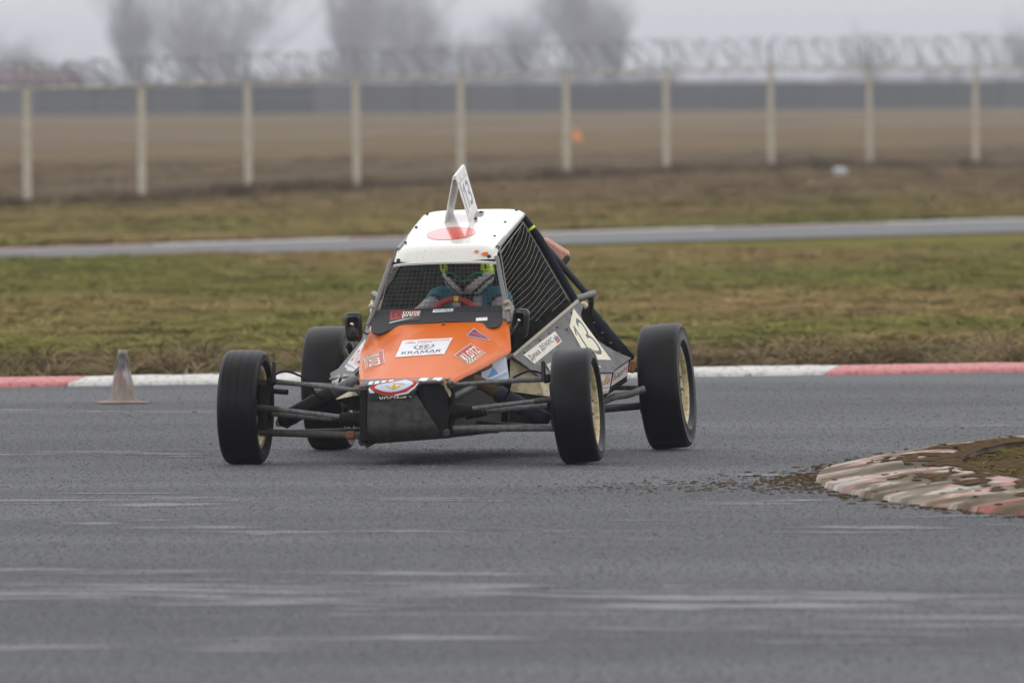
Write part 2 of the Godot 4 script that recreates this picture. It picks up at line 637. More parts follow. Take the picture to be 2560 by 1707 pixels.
	for k in 5:
		var a0 := TAU * k / 5
		var a1 := TAU * (k + 1) / 5
		var p0 := Vector3(cos(a0), 0, sin(a0))
		var p1 := Vector3(cos(a1), 0, sin(a1))
		var q0 := p0 * 0.62 + top
		var q1 := p1 * 0.62 + top
		quad(chip, p0, q0, q1, p1)
		tri(chip, q0, top * 1.1, q1)
	chip.generate_normals()
	var mm := MultiMesh.new()
	mm.transform_format = MultiMesh.TRANSFORM_3D
	mm.use_colors = true
	mm.mesh = chip.commit()
	var count := 110000
	mm.instance_count = count
	for k in count:
		var pz := lerpf(-17.0, 23.0, pow(rng.randf(), 0.8))
		var half := (60.0 - pz) * 0.045 + 0.9
		var sz := rng.randf_range(0.0022, 0.0050)
		var g := 0.078 + 0.14 * pow(rng.randf(), 2.0)
		mm.set_instance_transform(k, Transform3D(Basis(Vector3.UP, rng.randf() * TAU).scaled(Vector3(sz * rng.randf_range(0.9, 1.6), sz, sz * rng.randf_range(0.9, 1.6))), Vector3(rng.randf_range(-half, half), -0.0005, pz)))
		mm.set_instance_color(k, Color(g * 0.985, g, g * 1.05))
	var stones := MultiMeshInstance3D.new()
	stones.multimesh = mm
	var cm := StandardMaterial3D.new()
	cm.vertex_color_use_as_albedo = true
	cm.roughness = 0.8
	stones.material_override = cm
	stones.name = "aggregate"
	road.add_child(stones, true)
	stones.set_meta("kind", "stuff")

	# the second track behind the grass and the pale field path
	st = new_st()
	var near_pts := []
	var far_pts := []
	for i in 31:
		var px := lerpf(-70.0, 75.0, i / 30.0)
		var bend := 2.2 * sin(px * 0.12)
		near_pts.append(Vector3(px, 0.0, -85.0 - 1.72 * px + bend * 0.5))
		far_pts.append(Vector3(px + 0.3, 0.0, -96.5 - 2.12 * px + bend * 0.7))
	for i in 30:
		quad(st, near_pts[i], far_pts[i], far_pts[i + 1], near_pts[i + 1])
	tag(obj("far_track", st, paint(lin(0.080, 0.080, 0.086), 0.7, M.dust, 0.3)), "", "", "", "structure")
	# low edge stones along its far side
	var kerb := Node3D.new()
	kerb.name = "far_kerb"
	add_child(kerb)
	tag(kerb, "", "", "", "structure")
	var km := [paint(lin(0.36, 0.22, 0.19), 0.8, M.dust, 0.6), paint(lin(0.50, 0.49, 0.46), 0.8, M.dust, 0.6)]
	for i in range(9, 23):
		for h in 2:
			var a0: Vector3 = far_pts[i].lerp(far_pts[i + 1], h * 0.5)
			var a1: Vector3 = far_pts[i].lerp(far_pts[i + 1], h * 0.5 + 0.495)
			var d := Vector3(0, 0, -0.5)
			st = new_st()
			var up := Vector3(0, 0.014, 0)
			quad(st, a0, a0 + d + up, a1 + d + up, a1)
			quad(st, a0 + d + up, a0 + d * 1.5, a1 + d * 1.5, a1 + d + up)
			obj("kerb_block", st, km[(i * 2 + h) % 2], kerb)
	st = new_st()
	quad(st, Vector3(-60, -0.006, -300), Vector3(-60, -0.006, -306), Vector3(130, -0.006, -930), Vector3(130, -0.006, -910))
	tag(obj("field_path", st, paint(lin(0.30, 0.25, 0.20), 0.95, M.dust, 0.1)), "", "", "", "structure")

func kerb_mats() -> Array:
	var clean := noise_tex(0.03, Color(0.55, 0.52, 0.49), Color(1, 1, 1), 512, 53, 5, 0.15, 0.36)
	M.kerb_white = paint(lin(0.55, 0.54, 0.51), 0.7, clean, 0.9)
	M.kerb_red = paint(lin(0.50, 0.12, 0.11), 0.7, clean, 0.9)
	M.kerb_red.albedo_color = lin(0.52, 0.18, 0.175)
	M.muddy_white = paint(Color.WHITE, 0.85, worn_kerb(lin(0.46, 0.44, 0.40), lin(0.43, 0.26, 0.235), 0.42, 61))
	M.muddy_pink = paint(Color.WHITE, 0.85, worn_kerb(lin(0.46, 0.43, 0.39), lin(0.44, 0.26, 0.235), 0.55, 62))
	M.muddy_red = paint(Color.WHITE, 0.85, worn_kerb(lin(0.50, 0.40, 0.36), lin(0.46, 0.155, 0.145), 0.9, 63))
	for m in [M.kerb_white, M.kerb_red, M.muddy_white, M.muddy_pink, M.muddy_red]:
		m.uv1_world_triplanar = true
		m.heightmap_enabled = true
		m.heightmap_texture = clean
		m.heightmap_scale = 0.4
	for m in [M.muddy_white, M.muddy_pink, M.muddy_red]:
		m.metallic_specular = 0.2
		m.uv1_scale = Vector3(0.30, 0.30, 0.22)
	return []

# two coats of worn paint under thrown and trodden mud
func worn_kerb(coat: Color, under: Color, share: float, seed_: int) -> ImageTexture:
	var n1 := FastNoiseLite.new()
	n1.seed = seed_
	n1.frequency = 0.012
	n1.fractal_octaves = 5
	var n2 := FastNoiseLite.new()
	n2.seed = seed_ + 7
	n2.frequency = 0.010
	n2.fractal_octaves = 6
	n2.fractal_gain = 0.62
	var a := n1.get_seamless_image(512, 512, false, false, 0.1, true)
	var b := n2.get_seamless_image(512, 512, false, false, 0.1, true)
	var im := Image.create(512, 512, false, Image.FORMAT_RGBA8)
	var mud := lin(0.125, 0.096, 0.062)
	var wet := lin(0.075, 0.058, 0.038)
	for y in 512:
		for x in 512:
			var u := a.get_pixel(x, y).r
			var v := b.get_pixel(x, y).r
			var c := coat.lerp(under, smoothstep(0.0, 0.14, share * 0.5 + 0.30 - u))
			c = c.lerp(c * Color(0.78, 0.75, 0.70), smoothstep(0.34, 0.46, v))
			c = c.lerp(mud, smoothstep(0.40, 0.56, v) * 0.9)
			c = c.lerp(wet, smoothstep(0.56, 0.68, v))
			c.a = 1.0
			im.set_pixel(x, y, c)
	return ImageTexture.create_from_image(im)

func build_kerbs() -> void:
	kerb_mats()
	var outer := Node3D.new()
	outer.name = "outer_kerb"
	add_child(outer)
	tag(outer, "", "", "", "structure")
	var L := 1.647
	var n := Vector3(KERB_SLOPE, 0, -1).normalized() * -1.0
	n = Vector3(KERB_SLOPE, 0, -1).normalized()
	for i in range(-12, 13):
		var x0 := -2.87 + i * L
		var x1 := x0 + L - 0.008
		var st := new_st()
		var prof := [[0.0, -0.01], [0.015, 0.018], [0.20, 0.034], [0.44, 0.056], [0.50, 0.050], [0.53, -0.03]]
		var rows := []
		var parts := 8
		for k in parts + 1:
			var xx := lerpf(x0, x1, float(k) / parts)
			var base := Vector3(xx, 0, kerb_z(xx))
			var row := []
			for p in prof:
				# slanting joint between colours, chipped edges
				var skew: float = p[0] * 0.25
				var chip := 0.006 * noise.get_noise_2d(xx * 9.0, p[0] * 30.0)
				row.append(base + Vector3(skew, p[1] + chip, 0) + Vector3(0, 0, -1) * p[0])
			rows.append(row)
		for k in parts:
			for q in prof.size() - 1:
				quad(st, rows[k][q], rows[k][q + 1], rows[k + 1][q + 1], rows[k + 1][q], 0)
		for e in [0, parts]:
			for q in prof.size() - 2:
				tri(st, rows[e][0], rows[e][q + 1], rows[e][q + 2])
		obj("kerb_block", st, M.kerb_white if posmod(i, 2) == 0 else M.kerb_red, outer)
	# inner kerb round the apex, thick with thrown mud
	var inner := Node3D.new()
	inner.name = "inner_kerb"
	add_child(inner)
	tag(inner, "", "", "", "structure")
	var C := Vector3(15.95, 0, 2.85)
	var R := 14.5
	var cuts := [-11.0, -7.5, -4.6, -1.7, 1.4, 7.0, 10.4, 13.0]
	var mats := [M.muddy_red, M.muddy_white, M.muddy_white, M.muddy_pink, M.muddy_white, M.muddy_red, M.muddy_white]
	var prof := [[0.0, -0.02], [0.02, 0.022], [0.16, 0.052], [0.38, 0.082], [0.58, 0.100], [0.66, 0.092], [0.70, 0.03]]
	for i in mats.size():
		var st := new_st()
		var z0: float = cuts[i]
		var z1: float = cuts[i + 1] - 0.01
		var cnt := 30
		var rows := []
		for k in cnt + 1:
			var z := lerpf(z0, z1, float(k) / cnt)
			var ang := asin(clampf((z - C.z) / R, -1, 1))
			var row := []
			for p in prof:
				var r: float = R - p[0]
				var q := C + Vector3(-cos(ang) * r, 0, sin(ang) * r)
				var lump := 0.010 * noise.get_noise_2d(q.x * 2.0, q.z * 0.7)
				row.append(q + Vector3(0, p[1] + (lump if p[0] > 0.01 else 0.0), 0))
			rows.append(row)
		for k in cnt:
			for q in prof.size() - 1:
				quad(st, rows[k][q], rows[k + 1][q], rows[k + 1][q + 1], rows[k][q + 1], 0)
		for e in [0, cnt]:
			for q in prof.size() - 2:
				tri(st, rows[e][0], rows[e][q + 1], rows[e][q + 2])
		obj("kerb_block", st, mats[i], inner)
	# earth thrown and trodden over the back of the kerb
	var soil := new_st()
	var cell := func(i: int, j: int) -> Vector3:
		var z := lerpf(-5.0, 10.0, i / 150.0)
		var off := lerpf(0.10, 0.72, j / 17.0)
		var r := R - off
		var ang := asin(clampf((z - C.z) / R, -1, 1))
		var y := 0.086
		for q in prof.size() - 1:
			if off >= prof[q][0] and off <= prof[q + 1][0] and off < 0.66:
				y = lerpf(prof[q][1], prof[q + 1][1], (off - prof[q][0]) / (prof[q + 1][0] - prof[q][0]))
		var p := C + Vector3(-cos(ang) * r, 0, sin(ang) * r)
		return p + Vector3(0, y + 0.004 + 0.003 * noise.get_noise_2d(p.x * 9.0, p.z * 6.0) + 0.010 * noise.get_noise_2d(p.x * 2.0, p.z * 0.7), 0)
	for i in 150:
		for j in 17:
			var m: Vector3 = cell.call(i, j)
			var cover := noise.get_noise_2d(m.x * 1.3 + 3.0, m.z * 0.35) + 0.55 * noise.get_noise_2d(m.x * 6.0, m.z * 1.6) + (j - 10.0) * 0.062
			if cover < 0.04: continue
			quad(soil, cell.call(i, j), cell.call(i + 1, j), cell.call(i + 1, j + 1), cell.call(i, j + 1), 0)
	obj("mud_cover", soil, M.mud, inner).set_meta("kind", "stuff")
	# earth inside the bend
	var st := new_st()
	var rr := [13.86, 13.2, 12.0, 9.0, 5.0, 0.01]
	for i in rr.size() - 1:
		for k in 72:
			var p := []
			for q in [[i, k], [i, k + 1], [i + 1, k + 1], [i + 1, k]]:
				var ang = TAU * q[1] / 72.0
				var r: float = rr[q[0]]
				p.append(C + Vector3(cos(ang) * r, 0.062 + (0.02 if q[0] > 0 else 0.0) + 0.02 * noise.get_noise_2d(cos(ang) * r, sin(ang) * r), sin(ang) * r))
			quad(st, p[0], p[1], p[2], p[3], 0)
	tag(obj("infield_ground", st, M.mud), "", "", "", "structure")
	# crumbs of mud dragged on to the track, and small grit
	var bit := clod_mesh(3)
	var list := []
	for i in 650:
		var t := rng.randf()
		var x := lerpf(-0.1, 1.55, pow(t, 0.55))
		var z := 2.75 + 1.3 * (1.0 - t) * 0.6 + rng.randfn(0.0, 0.45 + 0.3 * t)
		list.append([Vector3(x, 0, z), rng.randf_range(0.003, 0.009) * (0.5 + t)])
	for i in 520:
		var z := rng.randf_range(-4.5, 9.0)
		var ang := asin(clampf((z - C.z) / R, -1, 1))
		var r := R + absf(rng.randfn(0.0, 0.09)) if i % 6 else R - rng.randf_range(0.0, 0.62)
		var q := C + Vector3(-cos(ang) * r, 0, sin(ang) * r)
		var y := 0.0 if r > R else 0.03 + 0.075 * clampf((R - r) / 0.55, 0, 1)
		list.append([q + Vector3(0, y, 0), rng.randf_range(0.003, 0.009) * (1.0 + rng.randf() * rng.randf())])
	scatter("mud", bit, M.mud, list, "crumbs of dark mud dragged from the inner kerb on to the asphalt", "mud")
	list = []
	for i in 280:
		var z := rng.randf_range(-16.0, 20.0)
		var x := rng.randf_range(-4.0, 4.0)
		list.append([Vector3(x, 0, z), rng.randf_range(0.002, 0.006)])
	scatter("grit", bit, M.dark, list, "small dark grit and rubber crumbs scattered over the asphalt", "grit")

func clod_mesh(seed_: int) -> ArrayMesh:
	var st := new_st()
	var nz := FastNoiseLite.new()
	nz.seed = seed_
	nz.frequency = 0.9
	var n := 7
	var m := 4
	var pt := func(i: int, j: int) -> Vector3:
		var th := PI * j / m
		var ph := TAU * (i % n) / n
		var d := Vector3(sin(th) * cos(ph), cos(th) * 0.62, sin(th) * sin(ph))
		return d * (1.0 + 0.55 * nz.get_noise_3dv(d * 1.7))
	for j in m:
		for i in n:
			quad(st, pt.call(i, j), pt.call(i + 1, j), pt.call(i + 1, j + 1), pt.call(i, j + 1))
	st.generate_normals()
	return st.commit()

func scatter(called: String, mesh: Mesh, m: Material, list: Array, label: String, category: String) -> void:
	var mm := MultiMesh.new()
	mm.transform_format = MultiMesh.TRANSFORM_3D
	mm.mesh = mesh
	mm.instance_count = list.size()
	for i in list.size():
		var s: float = list[i][1]
		var b := Basis(Vector3.UP, rng.randf() * TAU).scaled(Vector3(s * rng.randf_range(0.7, 2.6), s * rng.randf_range(0.35, 0.9), s * rng.randf_range(0.8, 2.2)))
		mm.set_instance_transform(i, Transform3D(b, list[i][0] + Vector3(0, s * 0.3, 0)))
	var o := MultiMeshInstance3D.new()
	o.multimesh = mm
	o.material_override = m
	o.name = numbered(called)
	add_child(o)
	tag(o, label, category, "", "stuff")

# ==================================================================== grass
func tuft_mesh(blades: int, spread: float, lean: float, wide: float, seed_: int) -> ArrayMesh:
	var r := RandomNumberGenerator.new()
	r.seed = seed_
	var st := new_st()
	for i in blades:
		var a := r.randf() * TAU
		var base := Vector3(cos(a), 0, sin(a)) * spread * sqrt(r.randf())
		var out := Vector3(cos(a), 0, sin(a)) * lean * r.randf_range(0.2, 1.0) + Vector3(r.randfn(), 0, r.randfn()) * lean * 0.4
		var h := r.randf_range(0.45, 1.0)
		var w := Vector3(-sin(a + 0.7), 0, cos(a + 0.7)) * wide * r.randf_range(0.6, 1.2)
		var mid := base + out * 0.35 + Vector3(0, h * 0.62, 0)
		var tip := base + out + Vector3(0, h, 0)
		tri(st, base - w, base + w, mid + w * 0.7)
		tri(st, base - w, mid + w * 0.7, mid - w * 0.7)
		tri(st, mid - w * 0.7, mid + w * 0.7, tip)
	st.generate_normals()
	return st.commit()

func grass_field(called: String, mesh: Mesh, label: String, category: String, count: int, where: Callable) -> void:
	var gm: StandardMaterial3D = M.get("blade")
	if gm == null:
		gm = StandardMaterial3D.new()
		gm.vertex_color_use_as_albedo = true
		gm.roughness = 1.0
		gm.specular_mode = BaseMaterial3D.SPECULAR_DISABLED
		M.blade = gm
	var buf := []
	for i in count:
		var e = where.call(i)
		if e != null: buf.append(e)
	var mm := MultiMesh.new()
	mm.transform_format = MultiMesh.TRANSFORM_3D
	mm.use_colors = true
	mm.mesh = mesh
	mm.instance_count = buf.size()
	for i in buf.size():
		mm.set_instance_transform(i, buf[i][0])
		mm.set_instance_color(i, buf[i][1])
	var o := MultiMeshInstance3D.new()
	o.multimesh = mm
	o.material_override = gm
	o.name = numbered(called)
	add_child(o)
	tag(o, label, category, "", "stuff")

func tuft_at(p: Vector3, h: float, wide: float, c: Color) -> Array:
	var b := Basis(Vector3.UP, rng.randf() * TAU).scaled(Vector3(wide, h, wide))
	return [Transform3D(b, p), c]

func build_grass() -> void:
	var t1 := tuft_mesh(18, 0.06, 0.5, 0.012, 5)
	var t2 := tuft_mesh(14, 0.10, 0.8, 0.02, 6)
	var t3 := tuft_mesh(9, 0.03, 0.35, 0.008, 7)
	# weeds along the kerb
	grass_field("weeds", t1, "tall brown dead weeds growing along the back of the outer kerb", "weeds", 11000, func(_i):
		var x := rng.randf_range(-7.5, 7.5)
		var d := 0.56 + pow(rng.randf(), 1.3) * 8.5
		var z := kerb_z(x) - d
		var n := noise.get_noise_2d(x * 1.1, z * 0.5)
		var h := (0.045 + 0.085 * clampf(0.4 + n * 1.6, 0, 1)) * rng.randf_range(0.5, 1.3)
		h *= clampf(d / 1.6, 0.30, 1.0) * clampf(1.25 - d / 11.0, 0.35, 1.0)
		var c := Color(0.140, 0.102, 0.060).lerp(Color(0.215, 0.160, 0.084), clampf(rng.randf() * 0.8 - 0.15 + n * 0.6, 0, 1))
		if d < 1.3 and rng.randf() < 0.6: c = Color(0.115, 0.105, 0.035)
		elif rng.randf() < 0.22: c = Color(0.125, 0.118, 0.040)
		return tuft_at(Vector3(x, -0.02, z), h, 0.9, c * rng.randf_range(0.75, 1.2)))
	grass_field("weeds", t3, "thin pale dry stalks standing up out of the weeds by the kerb", "weeds", 420, func(_i):
		var x := rng.randf_range(-7.5, 7.5)
		var z := kerb_z(x) - rng.randf_range(0.8, 9.0)
		return tuft_at(Vector3(x, -0.02, z), rng.randf_range(0.10, 0.24), 1.0, Color(0.22, 0.17, 0.10) * rng.randf_range(0.6, 1.2)))
	# the meadow between the two tracks
	grass_field("grass", t2, "short green and straw coloured grass between the two tracks", "grass", 26000, func(_i):
		var x := rng.randf_range(-11.0, 11.0)
		var z := kerb_z(x) - rng.randf_range(2.0, 62.0)
		if z < -84.5 - 1.72 * x + 1.1 * sin(x * 0.12): return null
		var n := noise.get_noise_2d(x * 0.8 + 5.0, z * 0.4)
		var h := rng.randf_range(0.025, 0.06) * (1.0 + clampf(n * 1.8, -0.4, 1.2))
		return tuft_at(Vector3(x, -0.02, z), h + 0.015, 0.8, field_color(x, z) * rng.randf_range(0.75, 1.3)))
	# beyond the second track up to and past the fence
	grass_field("grass", t2, "rough straw coloured grass around the fence beyond the second track", "grass", 26000, func(_i):
		var x := rng.randf_range(-20.0, 22.0)
		var z := -98.5 - 2.12 * x + 1.6 * sin(x * 0.12) - pow(rng.randf(), 1.3) * 190.0
		if z > -72.0 or z < -330.0: return null
		var n := noise.get_noise_2d(x * 0.3 + 5.0, z * 0.08)
		var h := rng.randf_range(0.04, 0.10) * (1.0 + clampf(n * 1.8, -0.4, 1.2))
		return tuft_at(Vector3(x, -0.02, z), h + 0.02, 1.4, field_color(x, z) * rng.randf_range(0.75, 1.25)))
	# taller dark growth at the foot of the fence
	grass_field("weeds", t1, "dark unmown weeds at the foot of the tall post fence", "weeds", 800, func(_i):
		var x := rng.randf_range(-13.0, 15.0)
		var z := fence_z(x) + rng.randfn(0.0, 3.5)
		var n := noise.get_noise_2d(x * 0.5, 3.0)
		var h := rng.randf_range(0.12, 0.3) * (1.0 + n)
		return tuft_at(Vector3(x, -0.02, z), h, 2.0, Color(0.125, 0.090, 0.058) * rng.randf_range(0.7, 1.4)))
	# grass inside the bend
	var C := Vector3(15.95, 0, 2.85)
	grass_field("grass", t2, "short olive grass on the muddy island inside the bend", "grass", 6500, func(_i):
		var ang := PI + rng.randf_range(-0.7, 0.7)
		var r := 13.8 - rng.randf() * 4.0
		var p := C + Vector3(cos(ang) * r, 0.06, sin(ang) * r)
		if noise.get_noise_2d(p.x * 1.2, p.z * 0.5) < -0.12 or (r > 13.45 and rng.randf() < 0.6): return null
		return tuft_at(p, rng.randf_range(0.018, 0.042), 0.32, Color(0.15, 0.122, 0.042) * rng.randf_range(0.6, 1.2)))

# ==================================================================== far background
func fence_points() -> Array:
	# x, z, height of the rail, height of the wire
	return [[-11.6, -128.0, 1.93, 2.42], [-9.9, -135.0, 1.93, 2.42], [-8.2, -141.8, 1.94, 2.43], [-6.5, -149.6, 1.98, 2.5], [-4.83, -159.0, 2.04, 2.6], [-2.98, -170.0, 2.10, 2.7], [-1.02, -183.0, 2.16, 2.8], [1.2, -196.0, 2.22, 2.9], [3.5, -208.0, 2.28, 3.0], [6.1, -219.0, 2.32, 3.06], [8.5, -222.0, 2.33, 3.1], [10.97, -221.0, 2.31, 3.08], [13.5, -219.0, 2.3, 3.06], [16.1, -217.0, 2.3, 3.06]]

func fence_z(x: float) -> float:
	var p := fence_points()
	for i in p.size() - 1:
		if x <= p[i + 1][0]:
			return lerpf(p[i][1], p[i + 1][1], clampf((x - p[i][0]) / (p[i + 1][0] - p[i][0]), 0, 1))
	return p[-1][1]

func build_fence() -> void:
	var t := thing("perimeter_fence", "tall fence of pale concrete posts topped with a rail and coiled razor wire", "fence")
	var pts := fence_points()
	var st: SurfaceTool
	for i in pts.size():
		var p: Array = pts[i]
		st = new_st()
		var lean_x := 0.02 * noise.get_noise_2d(i * 5.0, 1.0) * 6.0
		var lo := Vector3(p[0], -0.1, p[1])
		var hi := Vector3(p[0] + lean_x * 0.25, p[2], p[1])
		tube(st, [lo, hi], [0.070, 0.060], 8)
		obj("post", st, M.post, t)
		rod("wire_arm", hi - Vector3(0, 0.04, 0), hi + Vector3(0.0, p[3] - p[2] - 0.06, 0.02), 0.022, M.coil, t, 6)
	st = new_st()
	var rail := []
	for p in pts: rail.append(Vector3(p[0], p[2] + 0.03, p[1]))
	tube(st, rail, 0.030, 6)
	obj("rail", st, M.post, t)
	st = new_st()
	var lines := []
	for p in pts: lines.append(Vector3(p[0], p[2] * 0.5, p[1] + 0.06))
	tube(st, lines, 0.006, 4)
	tube(st, lines.map(func(q): return q + Vector3(0, 0.75, 0)), 0.006, 4)
	tube(st, lines.map(func(q): return q - Vector3(0, 0.75, 0)), 0.006, 4)
	obj("line_wire", st, M.coil, t).set_meta("kind", "stuff")
	st = new_st()
	for i in pts.size() - 1:
		var la := Vector3(pts[i][0], 0, pts[i][1] + 0.03)
		var lb := Vector3(pts[i + 1][0], 0, pts[i + 1][1] + 0.03)
		for k in 11:
			var y: float = 0.12 + k * 0.18
			if y < pts[i][2]: tube(st, [la + Vector3(0, y, 0), lb + Vector3(0, y, 0)], 0.0035, 3, false)
		for k in 14:
			var c := la.lerp(lb, (k + 0.5) / 14.0)
			tube(st, [c + Vector3(0, 0.1, 0), c + Vector3(0, pts[i][2], 0)], 0.0035, 3, false)
	obj("fence_mesh", st, M.coil, t).set_meta("kind", "stuff")
	for i in pts.size() - 1:
		st = new_st()
		var a := Vector3(pts[i][0], (pts[i][2] + pts[i][3]) * 0.5 + 0.04, pts[i][1])
		var b := Vector3(pts[i + 1][0], (pts[i + 1][2] + pts[i + 1][3]) * 0.5 + 0.04, pts[i + 1][1])
		var r: float = (pts[i][3] - pts[i][2]) * 0.5
		var along_x := Vector3((b - a).x, 0, 0).normalized()
		# two counter-wound strands clipped together: their loops cross in diamonds
		for strand in 3:
			var turns: float = [3.6, 5.1, 4.3][strand]
			var path := []
			for k in 120:
				var u := k / 119.0
				var w: float = (TAU * u * turns + i * 2.3 + 1.4 * noise.get_noise_2d(u * 6.0 + i * 3.0, strand * 20.0)) * (1.0 if strand != 1 else -1.0) + strand * 1.9
				var rr := r * (1.0 + 0.22 * noise.get_noise_2d(u * 14.0 + i * 7.0, i * 9.0 + strand * 50.0))
				# each loop lies over its neighbour
				path.append(a.lerp(b, u) + Vector3(0, sin(w) * rr - 0.06 * sin(PI * u), cos(w) * rr) + along_x * cos(w + 0.5) * [0.36, 0.30, 0.24][strand])
			tube(st, path, 0.010, 4, false)
		obj("razor_wire", st, M.coil, t)

func build_far() -> void:
	# panelled concrete boundary wall
	var t := thing("concrete_wall", "long grey concrete panel wall at the far side of the brown field", "wall")
	var a := Vector3(-95, 0, -845)
	var b := Vector3(105, 0, -1085)
	var cnt := 46
	var dir := (b - a).normalized()
	var L := (b - a).length() / cnt
	var bas := along(dir)
	for i in cnt:
		var c := a.lerp(b, (i + 0.5) / cnt)
		var h := 2.55 + 0.12 * noise.get_noise_2d(i * 7.7, 0.0)
		var st := new_st()
		bevel_box(st, Transform3D(bas, c + Vector3(0, h * 0.5 - 0.1, 0)), Vector3(L - 0.34, h, 0.14), 0.03)
		obj("panel", st, M.concrete[posmod(int(noise.get_noise_2d(i * 3.3, 5.0) * 40.0), 5)], t)
		st = new_st()
		bevel_box(st, Transform3D(bas, a.lerp(b, float(i) / cnt) + Vector3(0, h * 0.5 - 0.1, 0)), Vector3(0.32, h + 0.1, 0.3), 0.03)
		obj("post", st, M.concrete[3], t)
	# low house behind the wall
	var h := thing("brick_house", "low reddish house with a dark roof showing above the far wall", "house", Vector3(-42.5, 0, -985), 0.25)
	var brick := paint(lin(0.20, 0.10, 0.095), 0.9, M.dust, 0.5)
	var roofm := paint(lin(0.13, 0.075, 0.075), 0.8, M.dust, 0.5)
	block("wall", Vector3(0, 1.45, 0), Vector3(9.0, 2.9, 5.0), brick, h, Vector3.ZERO, 0.02)
	var st := new_st()
	for s in [-1, 1]:
		plate(st, [Vector3(-4.9, 2.85, 2.9 * s), Vector3(4.9, 2.85, 2.9 * s), Vector3(4.3, 4.15, 0), Vector3(-4.3, 4.15, 0)], 0.12)
	for s in [-1, 1]:
		plate(st, [Vector3(4.9 * s, 2.85, -2.9), Vector3(4.9 * s, 2.85, 2.9), Vector3(4.3 * s, 4.15, 0)], 0.12)
	obj("roof", st, roofm, h)
	for k in 3:
		var w := block("window", Vector3(-2.8 + k * 2.8, 1.9, 2.53), Vector3(1.0, 1.2, 0.1), M.dark, h, Vector3.ZERO, 0.01)
		block("frame", Vector3(-2.8 + k * 2.8, 1.9, 2.59), Vector3(0.08, 1.2, 0.05), M.concrete[4], w, Vector3.ZERO, 0.01)
	# bare winter trees: x, z, height, spread, kind, label
	var trees := [
		[-56.0, -1000, 10.5, 3.4, 0, "bare tree at the end of the wall beyond the red house"],
		[-46.0, -1060, 7.6, 2.4, 0, "small bare tree behind the low reddish house"],
		[-34.6, -1040, 14.0, 2.6, 1, "tall narrow bare tree beside the broad round one"],
		[-26.0, -1030, 14.5, 7.2, 0, "broad round bare tree standing beyond the wall"],
		[-12.6, -1050, 13.6, 8.5, 1, "wide bare tree with upright fanning limbs behind the fence"],
		[-7.0, -1010, 8.4, 2.8, 0, "short bushy bare tree at the foot of the fanning one"],
		[-3.0, -1080, 7.4, 2.2, 0, "low thin bare tree between two larger ones"],
		[1.4, -1060, 10.0, 3.0, 0, "rounded bare tree touching a taller upright one"],
		[6.6, -1060, 13.4, 4.0, 1, "tall bare tree with upright limbs next to the open sky"],
		[-30.2, -1060, 12.5, 4.2, 0, "bare tree filling the gap between the narrow and the broad one"],
		[-15.2, -1070, 11.0, 3.0, 1, "slender bare tree at the open-sky side of the fanning one"],
		[-9.2, -1060, 11.0, 3.6, 0, "bare tree rising behind the short bushy one"],
		[9.6, -1070, 11.0, 3.4, 1, "slim bare tree close beside the tall upright one"],
		[38.0, -1180, 10.0, 6.5, 2, "thin leafless tree alone above the dark bushes"],
		[52.0, -1120, 9.5, 4.0, 0, "dark bare tree at the far end of the wall"]]
	for k in trees.size():
		trees[k][0] *= 1.75
		trees[k][1] = 60.0 + (trees[k][1] - 60.0) * 1.75
		trees[k][2] *= 1.85
		trees[k][3] *= 2.0
		bare_tree(trees[k], 100 + k)
	# the low wood beyond, one mass in the haze
	var r := RandomNumberGenerator.new()
	r.seed = 77
	var l_st := new_st()
	for k in 9:
		var az := TAU * k / 9 + r.randf() * 0.5
		grow(l_st, l_st, r, Vector3(cos(az) * 0.3, 0, sin(az) * 0.3), Vector3(cos(az) * 0.5, 1, sin(az) * 0.5).normalized(), 1.35, 0.05, 2, 0.15, 0.7)
	l_st.generate_normals()
	var clump := l_st.commit()
	var mm := MultiMesh.new()
	mm.transform_format = MultiMesh.TRANSFORM_3D
	mm.mesh = clump
	mm.instance_count = 240
	for k in 240:
		var wx := r.randf_range(-175.0, 165.0)
		var hh := r.randf_range(0.9, 1.9) * (1.25 if wx < 20.0 else 0.85)
		mm.set_instance_transform(k, Transform3D(Basis(Vector3.UP, r.randf() * TAU).scaled(Vector3(hh * 1.3, hh, hh * 1.3)), Vector3(wx, -0.1, -2080.0 - r.randf() * 160.0)))
	var wood := MultiMeshInstance3D.new()
	wood.multimesh = mm
	wood.material_override = M.twig
	wood.name = "distant_wood"
	add_child(wood)
	tag(wood, "low bare wood along the horizon, pale in the haze", "wood", "", "stuff")
	var bushes := [[14.0, -1045, 4.6, 2.6, "dark dome-shaped bush rising over the wall beside the open sky"], [20.5, -1060, 3.0, 2.6], [26.0, -1070, 2.7, 2.4], [31.5, -1075, 3.3, 3.2], [36.5, -1085, 3.8, 3.4], [42.0, -1090, 4.6, 3.6], [47.0, -1095, 4.0, 3.2], [-17.5, -1010, 3.6, 2.4, "low bush in the gap between the broad and the fanning bare trees"], [-38.5, -1000, 3.4, 2.2, "low bush between the reddish house and the tall narrow tree"], [10.5, -1040, 3.6, 2.2, "low bush at the foot of the slim bare tree"]]
	for k in bushes.size():
		bare_bush(bushes[k], 300 + k)

